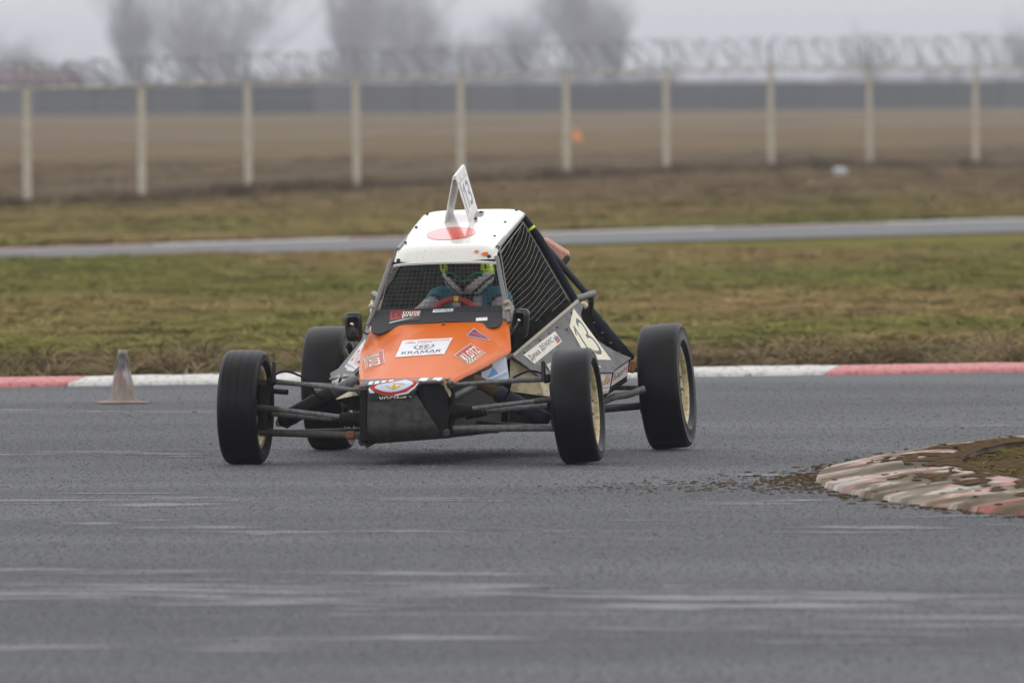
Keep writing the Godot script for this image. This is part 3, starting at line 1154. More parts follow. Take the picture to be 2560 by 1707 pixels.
func grow(st_l: SurfaceTool, st_t: SurfaceTool, r: RandomNumberGenerator, p: Vector3, d: Vector3, l: float, w: float, depth: int, upright: float, spread: float) -> void:
	var q := p + d * l
	var bend := p.lerp(q, 0.5) + Vector3(r.randfn(), r.randfn() * 0.4, r.randfn()) * l * 0.05
	tube(st_l if depth < 2 else st_t, [p, bend, q], [w, w * 0.8, w * 0.62], 5 if depth < 2 else 3, false)
	if depth >= 5: return
	var n: int = [5, 4, 4, 3, 4][depth]
	for k in n:
		var t := 1.0 if k == 0 else r.randf_range(0.30, 1.0)
		var az := TAU * (k + r.randf()) / n
		var open := spread * r.randf_range(0.5, 1.25) * (0.45 if k == 0 else 1.0)
		var side := Vector3(cos(az), 0, sin(az))
		side = (side - d * side.dot(d)).normalized()
		var nd := (d * cos(open) + side * sin(open) + Vector3.UP * upright).normalized()
		grow(st_l, st_t, r, p.lerp(q, t), nd, l * r.randf_range(0.48, 0.98), w * 0.58, depth + 1, upright, spread)

func bare_tree(a: Array, seed_: int) -> void:
	var r := RandomNumberGenerator.new()
	r.seed = seed_
	var t := thing("bare_tree", a[5], "tree", Vector3(a[0], 0, a[1]))
	var limbs := new_st()
	var twigs := new_st()
	var H: float = a[2]
	var up: float = 0.30 if a[4] == 1 else 0.16
	var sp: float = 0.46 if a[4] == 1 else 0.62
	var stems: int = [7, 7, 3][a[4]]
	for k in stems:
		var az := TAU * (k + r.randf() * 0.6) / stems
		var lean: float = a[3] / H * r.randf_range(0.45, 1.35)
		if k == 0: lean *= 0.2
		var d := Vector3(cos(az) * lean, 1, sin(az) * lean * 0.6).normalized()
		grow(limbs, twigs, r, Vector3(cos(az) * 0.12, -0.1, sin(az) * 0.1), d, H * r.randf_range(0.20, 0.36), H * 0.012, 1, up, sp)
	obj("trunk", limbs, M.bark, t)
	obj("crown", twigs, M.twig, t)

func bare_bush(a: Array, seed_: int) -> void:
	var r := RandomNumberGenerator.new()
	r.seed = seed_
	var t := thing("bare_bush", a[4] if a.size() > 4 else "low dark leafless bush in the row over the plain end of the wall", "bush", Vector3(a[0], 0, a[1]), 0.0, "bushes behind the far wall")
	var limbs := new_st()
	var twigs := new_st()
	for k in 7:
		var az := TAU * k / 7 + r.randf() * 0.5
		var d := Vector3(cos(az) * 0.9 * a[3] / a[2], 1, sin(az) * 0.6).normalized()
		grow(limbs, twigs, r, Vector3(cos(az) * 0.06, -0.05, sin(az) * 0.06), d, a[2] * 0.36, a[2] * 0.012, 1, 0.2, 0.6)
	obj("stem", limbs, M.bark, t)
	obj("crown", twigs, M.twig, t)

# ==================================================================== the racing buggy
# own axes: z forward (towards the nose), x to its left-hand side, origin on the ground under the front axle
const HZ := [-0.94, -0.86, -0.72, -0.30, 0.10, 0.16]
const HXE := [0.345, 0.357, 0.392, 0.318, 0.228, 0.214]
const HYE := [0.705, 0.692, 0.560, 0.487, 0.418, 0.405]
const HXI := [0.30, 0.25, 0.165, 0.14, 0.12, 0.12]
const HYI := [0.718, 0.708, 0.672, 0.556, 0.437, 0.418]

func interp(z: float, a: Array) -> float:
	if z <= HZ[0]: return a[0]
	for i in HZ.size() - 1:
		if z <= HZ[i + 1]:
			return lerpf(a[i], a[i + 1], (z - HZ[i]) / (HZ[i + 1] - HZ[i]))
	return a[-1]

func hood_raw(x: float, z: float) -> float:
	var xe := interp(z, HXE)
	var xi := interp(z, HXI)
	var t := clampf((absf(x) - xi) / (xe - xi), 0, 1.3)
	return lerpf(interp(z, HYI), interp(z, HYE), t) + 0.022 * x

func hood_y(x: float, z: float) -> float:
	var s := 0.0
	for a in [-0.02, 0.0, 0.02]:
		for b in [-0.03, 0.0, 0.03]:
			s += hood_raw(x + a, z + b)
	return s / 9.0 + 0.0016 * noise.get_noise_2d(x * 9.0, z * 9.0)

func on_hood(p: Vector2) -> Vector3:
	return Vector3(p.x, hood_y(p.x, p.y) + 0.0022, p.y + 0.0008)

func v2(a: Array) -> Array:
	return a.map(func(p): return Vector2(p[0], p[1]))

func boot(called: String, a: Vector3, b: Vector3, r0: float, r1: float, parent: Node, n := 8) -> void:
	var st := new_st()
	var L := (b - a).length()
	var prof := [Vector2(0, 0.0), Vector2(0, r0 * 0.8)]
	for i in n:
		var t := (i + 0.5) / n
		var r := lerpf(r0, r1, t)
		prof.append(Vector2(L * (i + 0.15) / n, r * 0.82))
		prof.append(Vector2(L * (i + 0.5) / n, r))
		prof.append(Vector2(L * (i + 0.85) / n, r * 0.82))
	prof.append(Vector2(L, r1 * 0.7))
	prof.append(Vector2(L, 0.0))
	lathe(st, prof, 16, a, along(b - a))
	obj(called, st, M.rubber, parent)

func shock(parent: Node, top: Vector3, bot: Vector3, r: float, body: Material, sleeve: Material, split := 0.38) -> void:
	var t := Node3D.new()
	t.name = "shock_absorber"
	parent.add_child(t, true)
	var mid := top.lerp(bot, split)
	var st := new_st()
	var L := (mid - top).length()
	lathe(st, [Vector2(0, 0), Vector2(0, r * 0.62), Vector2(0.012, r * 0.72), Vector2(L, r * 0.72), Vector2(L, 0)], 16, top, along(bot - top))
	obj("damper_body", st, body, t)
	st = new_st()
	L = (bot - mid).length()
	var prof := [Vector2(-0.01, 0.0), Vector2(-0.01, r * 0.9)]
	for i in 12:
		var u := i / 11.0
		prof.append(Vector2(L * 0.92 * u, r * (1.0 + 0.035 * sin(u * 40.0))))
	prof.append(Vector2(L * 0.95, r * 0.8))
	prof.append(Vector2(L, r * 0.45))
	prof.append(Vector2(L, 0))
	lathe(st, prof, 18, mid, along(bot - top))
	obj("spring_sleeve", st, sleeve, t)
	st = new_st()
	bevel_box(st, Transform3D(Basis.IDENTITY, bot), Vector3(0.03, 0.035, 0.03), 0.006)
	obj("lower_eye", st, M.steel, t)

func wheel(parent: Node, at: Vector3, R: float, w: float, rim_r: float, camber: float, steer: float, out: int, grooved := false) -> void:
	var t := Node3D.new()
	t.name = "wheel"
	parent.add_child(t, true)
	t.position = at
	t.basis = Basis(Vector3.UP, deg_to_rad(steer)) * Basis(Vector3.BACK, deg_to_rad(camber)) * Basis(Vector3.RIGHT, rng.randf() * TAU)
	var h := w / 2.0
	var st := new_st()
	var prof := [Vector2(-h * 0.74, rim_r - 0.004), Vector2(-h * 0.84, rim_r + 0.012), Vector2(-h * 0.96, rim_r + 0.03), Vector2(-h, lerpf(rim_r, R, 0.6)), Vector2(-h * 0.975, R - 0.022), Vector2(-h * 0.90, R - 0.009), Vector2(-h * 0.78, R - 0.0025)]
	var bands := [prof]
	var last := Vector2(-h * 0.78, R - 0.0025)
	if grooved:
		for g in [-0.42, 0.02, 0.44]:
			var x: float = g * h
			bands.append([last, Vector2(x - 0.0014, R - 0.0006)])
			bands.append([Vector2(x - 0.0014, R - 0.0006), Vector2(x - 0.0008, R - 0.0022), Vector2(x + 0.0008, R - 0.0022), Vector2(x + 0.0014, R - 0.0006)])
			last = Vector2(x + 0.0014, R - 0.0006)
	bands.append([last, Vector2(0.0 if not grooved else h * 0.6, R - 0.0004), Vector2(h * 0.78, R - 0.0025)])
	bands.append([Vector2(h * 0.78, R - 0.0025), Vector2(h * 0.90, R - 0.009), Vector2(h * 0.965, R - 0.020), Vector2(h * 0.985, R - 0.022), Vector2(h * 0.985, R - 0.026), Vector2(h * 0.975, R - 0.028), Vector2(h, lerpf(rim_r, R, 0.6)), Vector2(h * 0.99, rim_r + 0.036), Vector2(h * 1.0, rim_r + 0.034), Vector2(h * 0.985, rim_r + 0.028), Vector2(h * 0.95, rim_r + 0.024), Vector2(h * 0.84, rim_r + 0.012), Vector2(h * 0.74, rim_r - 0.004)])
	for k in bands.size():
		lathe(st, bands[k], 72, Vector3.ZERO, Basis.IDENTITY, 0 if not grooved else k)
	obj("tyre", st, M.tyre, t)
	st = new_st()
	lathe(st, [Vector2(-h * 0.78, rim_r + 0.004), Vector2(-h * 0.80, rim_r - 0.006), Vector2(-h * 0.70, rim_r - 0.016), Vector2(-h * 0.4, rim_r - 0.026), Vector2(h * 0.4, rim_r - 0.026), Vector2(h * 0.70, rim_r - 0.016), Vector2(h * 0.80, rim_r - 0.006), Vector2(h * 0.78, rim_r + 0.004)], 48)
	obj("rim", st, M.rim, t)
	var fx := out * h * 0.50
	st = new_st()
	var fr := rim_r - 0.026
	lathe(st, [Vector2(fx - 0.008, fr), Vector2(fx + 0.006 * out, fr - 0.004), Vector2(fx + 0.004 * out, fr - 0.028), Vector2(fx - 0.008, fr - 0.03)], 48)
	lathe(st, [Vector2(fx - 0.01, 0.0), Vector2(fx - 0.01, 0.075), Vector2(fx + 0.010 * out, 0.072), Vector2(fx + 0.016 * out, 0.045), Vector2(fx + 0.016 * out, 0.0)], 32)
	obj("wheel_centre", st, M.rim, t)
	var sp: SurfaceTool = new_st()
	bevel_box(sp, Transform3D(Basis.IDENTITY, Vector3(fx + 0.002 * out, (fr - 0.02 + 0.06) * 0.5, 0)), Vector3(0.014, fr - 0.02 - 0.05, 0.052), 0.006)
	sp.generate_normals()
	var sm := sp.commit()
	for k in 8:
		var o := put_mesh("spoke", sm, M.rim, t)
		o.rotation.x = TAU * k / 8
	st = new_st()
	lathe(st, [Vector2(-0.035 * out, 0.03), Vector2(-0.035 * out, 0.12), Vector2(-0.025 * out, 0.12), Vector2(-0.025 * out, 0.03)], 32)
	lathe(st, [Vector2(fx, 0.0), Vector2(fx, 0.04), Vector2(-0.06 * out, 0.045), Vector2(-0.07 * out, 0.0)], 20)
	obj("brake_disc", st, M.dark_arm, t)
	var boltm := new_st()
	for k in 4:
		lathe(boltm, [Vector2(0, 0.009), Vector2(0.012 * out, 0.008), Vector2(0.012 * out, 0.0)], 6, Vector3(fx + 0.015 * out, 0.05 * cos(TAU * k / 4 + 0.4), 0.05 * sin(TAU * k / 4 + 0.4)))
	obj("wheel_nuts", boltm, M.steel, t)

func build_buggy() -> void:
	var B := thing("racing_buggy", "orange and white single-seat racing buggy with number 13 cornering hard", "buggy", Vector3(-0.522, 0, -0.326), deg_to_rad(-10.5))
	buggy_body(B)
	buggy_cage(B)
	buggy_pods(B)
	buggy_running_gear(B)
	buggy_print(B)

func buggy_body(B: Node3D) -> void:
	var st := new_st()
	# hood skin with a turned-down rim
	var nx := 36
	var nz := 44
	var rows := []
	for j in nz + 1:
		var z := lerpf(-0.93, 0.125, float(j) / nz)
		var xe := interp(z, HXE)
		var row := []
		for i in nx + 1:
			var x := lerpf(-xe, xe, float(i) / nx)
			var y := hood_y(x, z)
			row.append(Vector3(x, y, z))
		var ragged := 0.004 * noise.get_noise_2d(z * 60.0, 3.0)
		row.push_front(row[0] + Vector3(-0.002, -0.020 + ragged, 0))
		row.append(row[-1] + Vector3(0.002, -0.020 - ragged, 0))
		rows.append(row)
	for j in nz:
		for i in nx + 2:
			quad(st, rows[j][i], rows[j][i + 1], rows[j + 1][i + 1], rows[j + 1][i], 0)
	# inner side of the skin
	for j in nz:
		for i in range(1, nx + 1):
			var o := Vector3(0, -0.006, 0)
			quad(st, rows[j][i] + o, rows[j + 1][i] + o, rows[j + 1][i + 1] + o, rows[j][i + 1] + o, 1)
	obj("hood", st, M.orange, B).set_meta("label", "glossy orange hood, dusty towards the nose, with sponsor stickers")
	# tub under the hood
	for s in [-1, 1]:
		panel("tub_side", [Vector3(s * 0.205, 0.405 + 0.02 * s, 0.12), Vector3(s * 0.205, 0.13 + 0.02 * s, 0.12), Vector3(s * 0.30, 0.14, -0.9), Vector3(s * 0.32, 0.50, -0.9), Vector3(s * 0.25, 0.46, -0.3)], M.soot, B)
		pipe("frame_tube", [Vector3(s * 0.21, 0.40 + 0.02 * s, 0.1), Vector3(s * 0.30, 0.475, -0.5), Vector3(s * 0.36, 0.53, -0.9)], 0.013, M.dark_arm, B)
		pipe("frame_tube", [Vector3(s * 0.20, 0.13 + 0.03 * s, 0.1), Vector3(s * 0.31, 0.14 + 0.02 * s, -0.9), Vector3(s * 0.48, 0.16, -1.8)], 0.015, M.dark_arm, B)
	panel("floor_pan", [Vector3(-0.21, 0.105, 0.13), Vector3(0.21, 0.135, 0.13), Vector3(0.33, 0.14, -0.95), Vector3(0.50, 0.15, -1.9), Vector3(-0.50, 0.13, -1.9), Vector3(-0.33, 0.115, -0.95)], M.dark, B)
	panel("bulkhead", [Vector3(-0.2, 0.12, -0.02), Vector3(0.2, 0.14, -0.02), Vector3(0.2, 0.40, -0.02), Vector3(-0.2, 0.40, -0.02)], M.dark, B)
	# nose: curved cap, dented grey plate, rubber flap, corner bar
	var cap := func(p: Vector2) -> Vector3:
		# p.x across, p.y height
		var t := clampf((0.438 - p.y) / 0.06, 0, 1)
		return Vector3(p.x, p.y + 0.022 * p.x, 0.118 + 0.088 * sqrt(1.0 - pow(1.0 - t, 2.0)) - 0.25 * p.x * p.x)
	var tex := nose_print()
	st = new_st()
	# outline of the cap, left-hand lobe then strip over the flap
	var us := 40
	var vs := 22
	for j in vs:
		for i in us:
			var corners := []
			for q in [[i, j], [i + 1, j], [i + 1, j + 1], [i, j + 1]]:
				var u: float = q[0] / float(us)
				var v: float = q[1] / float(vs)
				var x := lerpf(-0.222, 0.212, u)
				var bottom := lerpf(0.330, 0.350, u)
				if x < -0.17: bottom = 0.385
				if x > 0.06: bottom = lerpf(0.350, 0.408, clampf((x - 0.06) / 0.03, 0, 1))
				corners.append([Vector2(x, lerpf(0.438, bottom, v)), Vector2(u, (0.438 - lerpf(0.438, bottom, v)) / 0.106)])
			for k in [0, 1, 2, 0, 2, 3]:
				st.set_smooth_group(0)
				st.set_uv(corners[k][1])
				st.add_vertex(cap.call(corners[k][0]))
	var nc := obj("nose_cap", st, print_mat(tex, 0.3), B)
	nc.set_meta("label", "white nose cap with a gold anchor in a red shield")
	# grey plate with a slight dent and folded-under foot
	st = new_st()
	var prow := []
	for j in 13:
		var v := j / 12.0
		var row := []
		for i in 17:
			var u := i / 16.0
			var y := lerpf(0.372, 0.112, v)
			var xl := lerpf(-0.178, -0.182, v)
			var xr := lerpf(0.066, 0.198, clampf((0.372 - y) / 0.23, 0, 1))
			var x := lerpf(xl, xr, u)
			var zz := 0.196 + 0.010 * noise.get_noise_2d(x * 4.0, y * 5.0) - 0.2 * x * x
			if y < 0.165: zz -= (0.165 - y) * 1.3
			row.append(Vector3(x, y + 0.05 * (x + 0.18) * v * 1.2, zz))
		prow.append(row)
	for j in 12:
		for i in 16:
			quad(st, prow[j][i], prow[j][i + 1], prow[j + 1][i + 1], prow[j + 1][i], 0)
			var o := Vector3(0, 0, -0.006)
			quad(st, prow[j][i] + o, prow[j + 1][i] + o, prow[j + 1][i + 1] + o, prow[j][i + 1] + o, 1)
	obj("nose_plate", st, M.plate_grey, B).set_meta("label", "scuffed dark grey skid plate across the nose")
	panel("nose_flap", [Vector3(0.072, 0.395, 0.165), Vector3(0.10, 0.416, 0.16), Vector3(0.17, 0.418, 0.155), Vector3(0.197, 0.405, 0.15), Vector3(0.222, 0.34, 0.14), Vector3(0.232, 0.26, 0.135), Vector3(0.225, 0.20, 0.13), Vector3(0.188, 0.15, 0.14), Vector3(0.15, 0.20, 0.155)], M.rubber, B, 0.014)
	panel("nose_flange", [Vector3(0.175, 0.425, 0.135), Vector3(0.212, 0.428, 0.13), Vector3(0.240, 0.36, 0.12), Vector3(0.232, 0.34, 0.12), Vector3(0.20, 0.405, 0.135)], M.cream, B, 0.006)
	block("corner_bar", Vector3(-0.198, 0.248, 0.165), Vector3(0.046, 0.272, 0.06), M.rubber, B, Vector3(0, 0, 0), 0.014)
	block("corner_bar", Vector3(0.232, 0.29, 0.07), Vector3(0.03, 0.26, 0.05), M.dark, B, Vector3(0, 0, 0), 0.01)
	for q in [[-0.225, 0.378, 0.17], [0.235, 0.405, 0.12], [-0.23, 0.150, 0.15], [0.215, 0.165, 0.14], [-0.215, 0.118, 0.15]]:
		block("bracket", Vector3(q[0], q[1], q[2]), Vector3(0.036, 0.034, 0.05), M.dark_arm, B, Vector3(10, 20, 12), 0.006)
	# black wind deflector in front of the mesh window
	var cz := func(x: float, y: float) -> Vector3:
		return Vector3(x, y, -0.93 + (0.775 - y) * 1.4 + 0.012 - 0.10 * x * x)
	var outline := [[-0.352, 0.766], [-0.356, 0.70], [-0.353, 0.675], [-0.345, 0.657], [-0.330, 0.647], [-0.308, 0.644], [-0.280, 0.650], [-0.250, 0.664], [-0.215, 0.680], [-0.178, 0.690], [-0.12, 0.695], [-0.036, 0.699], [0.06, 0.705], [0.113, 0.706], [0.150, 0.702], [0.178, 0.694], [0.205, 0.684], [0.235, 0.676], [0.265, 0.672], [0.289, 0.673], [0.308, 0.680], [0.320, 0.692], [0.325, 0.710], [0.312, 0.765], [0.303, 0.784], [0.15, 0.781], [0.0, 0.776], [-0.2, 0.769]]
	st = new_st()
	var flat := PackedVector2Array()
	for p in outline: flat.append(Vector2(p[0], p[1]))
	# fill in strips so that the sheet follows its curve
	for k in 30:
		var xa := lerpf(-0.36, 0.33, k / 30.0)
		var xb := lerpf(-0.36, 0.33, (k + 1) / 30.0)
		var strip := PackedVector2Array([Vector2(xa, 0.6), Vector2(xb, 0.6), Vector2(xb, 0.85), Vector2(xa, 0.85)])
		for poly in Geometry2D.intersect_polygons(flat, strip):
			var ix := Geometry2D.triangulate_polygon(poly)
			for i in range(0, ix.size(), 3):
				var a: Vector3 = cz.call(poly[ix[i]].x, poly[ix[i]].y)
				var b: Vector3 = cz.call(poly[ix[i + 1]].x, poly[ix[i + 1]].y)
				var c: Vector3 = cz.call(poly[ix[i + 2]].x, poly[ix[i + 2]].y)
				tri(st, a, b, c, 0)
				var o := Vector3(0, -0.006, -0.009)
				tri(st, a + o, c + o, b + o, 1)
	for i in outline.size():
		var p: Array = outline[i]
		var q: Array = outline[(i + 1) % outline.size()]
		var a: Vector3 = cz.call(p[0], p[1])
		var b: Vector3 = cz.call(q[0], q[1])
		var o := Vector3(0, -0.006, -0.009)
		quad(st, a, b, b + o, a + o)
	obj("wind_deflector", st, M.rubber_sheet, B).set_meta("label", "black rubber wind deflector with a red and white sticker")
	var on_cowl := func(p: Vector2) -> Vector3:
		return cz.call(p.x, p.y) + Vector3(0, 0.0015, 0.0022)
	var D := B.get_node("wind_deflector")
	sticker("sticker", v2([[-0.274, 0.762], [-0.109, 0.768], [-0.102, 0.714], [-0.262, 0.695]]), on_cowl, extreme_print(), D)
	sticker("sticker", v2([[-0.047, 0.764], [0.057, 0.769], [0.059, 0.755], [-0.047, 0.749]]), on_cowl, strip_print("МАСТЕР"), D)
	sticker("sticker", v2([[0.188, 0.722], [0.246, 0.725], [0.248, 0.709], [0.190, 0.706]]), on_cowl, strip_print("- - -"), D)
	# dash edge under the mesh
	pipe("dash_tube", [Vector3(-0.365, 0.69, -0.90), Vector3(0.35, 0.705, -0.90)], 0.013, M.grey_tube, B)

func buggy_cage(B: Node3D) -> void:
	var st := new_st()
	# roof panel
	var prof := [[1.006, -0.976, 0.270], [1.030, -0.998, 0.268], [1.060, -1.028, 0.265], [1.082, -1.050, 0.263], [1.094, -1.066, 0.262], [1.102, -1.088, 0.261]]
	for i in 17:
		var t := i / 16.0
		prof.append([lerpf(1.106, 1.268, t) + 0.010 * sin(PI * t), lerpf(-1.11, -1.79, t), lerpf(0.261, 0.266, t)])
	prof.append_array([[1.270, -1.815, 0.258], [1.262, -1.836, 0.236], [1.246, -1.842, 0.22]])
	var rows := []
	for p in prof:
		var row := []
		for i in 25:
			var u := lerpf(-1.0, 1.0, i / 24.0)
			var e: float = pow(absf(u), 10.0) * (0.25 if p[1] > -1.06 else 1.0)
			row.append(Vector3(u * p[2], p[0] - 0.016 * e - 0.006 * u * u + 0.022 * u * p[2], p[1]))
		row.push_front(row[0] + Vector3(-0.001, -0.026, 0.004))
		row.append(row[-1] + Vector3(0.001, -0.026, 0.004))
		rows.append(row)
	for j in rows.size() - 1:
		for i in rows[0].size() - 1:
			quad(st, rows[j][i], rows[j + 1][i], rows[j + 1][i + 1], rows[j][i + 1], 0)
			var o := Vector3(0, -0.007, 0)
			if i > 0 and i < rows[0].size() - 2:
				quad(st, rows[j][i] + o, rows[j][i + 1] + o, rows[j + 1][i + 1] + o, rows[j + 1][i] + o, 1)
	var roof := obj("roof_panel", st, M.white, B)
	roof.set_meta("label", "white roof panel with a red disc and dark bolts")
	var roof_y := func(x: float, z: float) -> float:
		var t := clampf((-1.11 - z) / 0.68, 0, 1)
		return lerpf(1.106, 1.268, t) + 0.010 * sin(PI * t) - 0.006 * pow(x / 0.262, 2.0) + 0.022 * x
	# the red disc
	st = new_st()
	var c := Vector2(-0.022, -1.272)
	for ring in 4:
		for k in 48:
			var q := []
			for e in [[ring, k], [ring + 1, k], [ring + 1, k + 1], [ring, k + 1]]:
				var a = TAU * e[1] / 48.0
				var r: float = 0.128 * e[0] / 4.0
				var p := c + Vector2(cos(a), sin(a)) * Vector2(r, r * 0.92)
				q.append(Vector3(p.x, roof_y.call(p.x, p.y) + 0.0022, p.y))
			quad(st, q[0], q[1], q[2], q[3], 0)
	obj("red_disc", st, M.red_disc, roof)
	for b in [[-0.239, -1.753], [-0.238, -1.446], [-0.242, -1.165], [0.215, -1.229], [0.22, -1.50], [0.226, -1.79]]:
		st = new_st()
		var y: float = roof_y.call(b[0], b[1])
		lathe(st, [Vector2(-0.004, 0.0085), Vector2(0.002, 0.0085), Vector2(0.006, 0.005), Vector2(0.007, 0.0)], 10, Vector3(b[0], y - 0.004, b[1]), along(Vector3.UP))
		obj("bolt", st, M.bolt, roof)
	for b in [[-0.246, 1.018, -0.990], [0.228, 1.036, -1.000]]:
		st = new_st()
		lathe(st, [Vector2(-0.004, 0.010), Vector2(0.004, 0.010), Vector2(0.008, 0.006), Vector2(0.009, 0.0)], 10, Vector3(b[0], b[1], b[2]), along(Vector3(0, 0.7, 0.7)))
		obj("bolt", st, M.bolt, roof)
	# worn spots where the orange undercoat shows
	for b in [[0.159, 1.058, -1.020, 0.010], [0.205, 1.046, -1.009, 0.016]]:
		st = new_st()
		var n := Vector3(0, 0.72, 0.69)
		var pts := []
		for k in 9:
			var a := TAU * k / 9
			var r: float = b[3] * (1.0 + 0.5 * noise.get_noise_2d(k * 7.0, b[3] * 900.0))
			pts.append(Vector3(b[0], b[1], b[2]) + n * 0.0055 + (Vector3.RIGHT * cos(a) * 1.2 + Vector3(0, 0.69, -0.72) * sin(a) * 0.8) * r)
		plate(st, pts, 0.0012)
		obj("paint_chip", st, M.orange, roof)
	# number board on the roof: a folded sheet standing like a tent
	var board := Node3D.new()
	board.name = "number_board"
	B.add_child(board, true)
	board.set_meta("label", "folded white number board standing like a tent on the roof")
	var zf := -1.48
	var zr := -1.72
	var Lf := Vector3(-0.096, roof_y.call(-0.096, zf) - 0.002, zf)
	var Lr := Vector3(-0.096, roof_y.call(-0.096, zr) - 0.002, zr)
	var Rf := Vector3(0.037, roof_y.call(0.037, zf) - 0.002, zf)
	var Rr := Vector3(0.037, roof_y.call(0.037, zr) - 0.002, zr)
	var Af := Vector3(-0.043, 1.448, zf)
	var Ar := Vector3(-0.041, 1.506, zr)
	panel("board_side", [Lf, Lr, Ar + Vector3(-0.008, -0.012, 0), Af + Vector3(-0.008, -0.012, 0)], M.board, board, 0.005)
	panel("board_side", [Rr, Rf, Af + Vector3(0.008, -0.012, 0), Ar + Vector3(0.008, -0.012, 0)], M.board, board, 0.005)
	st = new_st()
	tube(st, [Af + Vector3(0, -0.0115, 0), Ar + Vector3(0, -0.0115, 0)], 0.0105, 12)
	obj("board_ridge", st, M.board, board)
	var nrm := (Rf - Af).cross(Ar - Af).normalized()
	if nrm.x < 0: nrm = -nrm
	var on_board := func(p: Vector2) -> Vector3:
		return Rf.lerp(Rr, p.x).lerp((Af + Vector3(0.008, -0.012, 0)).lerp(Ar + Vector3(0.008, -0.012, 0), p.x), p.y) + nrm * 0.0055
	sticker("number_sticker", v2([[0.12, 0.86], [0.88, 0.86], [0.88, 0.18], [0.12, 0.18]]), on_board, number_print(Color(0.86, 0.86, 0.86), Color(0.42, 0.42, 0.47), 0.12), board, 4, 4)
	panel("board_foot", [Rf + Vector3(0.002, 0.005, -0.05), Rf + Vector3(0.038, 0.0055, -0.05), Rr + Vector3(0.038, 0.0065, 0.02), Rr + Vector3(0.002, 0.006, 0.02)], M.steel, board, 0.004)
	for k in [0.22, 0.85]:
		st = new_st()
		lathe(st, [Vector2(-0.004, 0.010), Vector2(0.006, 0.009), Vector2(0.008, 0.0)], 10, Rf.lerp(Rr, k) + Vector3(0.022, 0.010, 0), along(Vector3.UP))
		obj("bolt", st, M.bolt, board)
	# pillars and hoops
	rod("windscreen_pillar", Vector3(-0.283, 1.02, -1.0), Vector3(-0.378, 0.685, -0.855), 0.0125, M.grey_tube, B)
	rod("windscreen_pillar", Vector3(0.266, 1.035, -1.005), Vector3(0.356, 0.70, -0.862), 0.0125, M.grey_tube, B)
	rod("windscreen_header", Vector3(-0.275, 0.998, -0.992), Vector3(0.262, 1.012, -0.992), 0.011, M.dark, B)
	for s in [-1, 1]:
		rod("roof_rail", Vector3(s * 0.262, 1.075 + 0.02 * s * 0.26, -1.06), Vector3(s * 0.255, 1.235 + 0.02 * s * 0.26, -1.83), 0.013, M.grey_tube, B)
		# padded hoop leg and second stay behind it
		pipe("padded_hoop_leg", [Vector3(s * 0.245, 1.235, -1.85), Vector3(s * 0.33, 1.115, -1.87), Vector3(s * 0.515, 0.795, -1.89)], [0.020, 0.024, 0.021], M.navy, B, 14)
		rod("rear_stay", Vector3(s * 0.30, 1.13, -1.93), Vector3(s * 0.572, 0.795, -2.08), 0.019, M.rubber_sheet, B, 12)
		rod("rear_stay", Vector3(s * 0.25, 1.22, -1.86), Vector3(s * 0.30, 1.13, -1.93), 0.017, M.rubber_sheet, B, 12)
		rod("stub_tube", Vector3(s * 0.49, 0.792, -1.90), Vector3(s * 0.588, 0.826, -2.06), 0.017, M.grey_tube, B, 12)
		pipe("rear_frame_tube", [Vector3(s * 0.57, 0.79, -2.07), Vector3(s * 0.50, 0.50, -2.35), Vector3(s * 0.40, 0.25, -2.5)], 0.015, M.dark_arm, B)
		rod("rear_frame_tube", Vector3(s * 0.40, 0.25, -2.5), Vector3(s * 0.5, 0.16, -1.85), 0.015, M.dark_arm, B)
	rod("cable_tie", Vector3(0.288, 1.172, -1.845), Vector3(0.296, 1.161, -1.846), 0.026, M.lime, B, 12)
	rod("hoop_cross_tube", Vector3(-0.25, 1.232, -1.85), Vector3(0.25, 1.242, -1.85), 0.018, M.navy, B)
	rod("hoop_cross_tube", Vector3(-0.51, 0.80, -1.89), Vector3(0.51, 0.80, -1.89), 0.016, M.dark_arm, B)
	rod("rear_cross_tube", Vector3(-0.40, 0.25, -2.5), Vector3(0.40, 0.25, -2.5), 0.015, M.dark_arm, B)
	# wire mesh instead of a windscreen
	var TL := Vector3(-0.276, 1.0, -0.988)
	var TR := Vector3(0.258, 1.013, -0.992)
	var BL := Vector3(-0.358, 0.742, -0.888)
	var BR := Vector3(0.332, 0.756, -0.89)
	st = new_st()
	for i in 25:
		var u := (i + 0.5) / 25.0
		tube(st, [TL.lerp(TR, u), BL.lerp(BR, u)], 0.0009, 4, false)
	for j in 12:
		var v := (j + 0.5) / 12.0
		tube(st, [TL.lerp(BL, v) + Vector3(0, 0, 0.001), TR.lerp(BR, v) + Vector3(0, 0, 0.001)], 0.0011, 4, false)
	var wm := obj("wire_mesh", st, M.wire, B)
	wm.set_meta("kind", "stuff")
	wm.set_meta("label", "square wire mesh across the front window")
	for e in [[BL + Vector3(-0.008, 0.04, 0), -1], [BR + Vector3(0.008, 0.045, 0), 1], [BR + Vector3(0.012, 0.01, 0), 1]]:
		st = new_st()
		lathe(st, [Vector2(-0.008, 0.016), Vector2(-0.003, 0.0185), Vector2(0.003, 0.0185), Vector2(0.008, 0.016)], 12, e[0] + Vector3(0, 0.0, 0.005), along(Vector3(e[1] * -0.3, 1, -0.35)))
		obj("mesh_tie", st, M.rope, B)
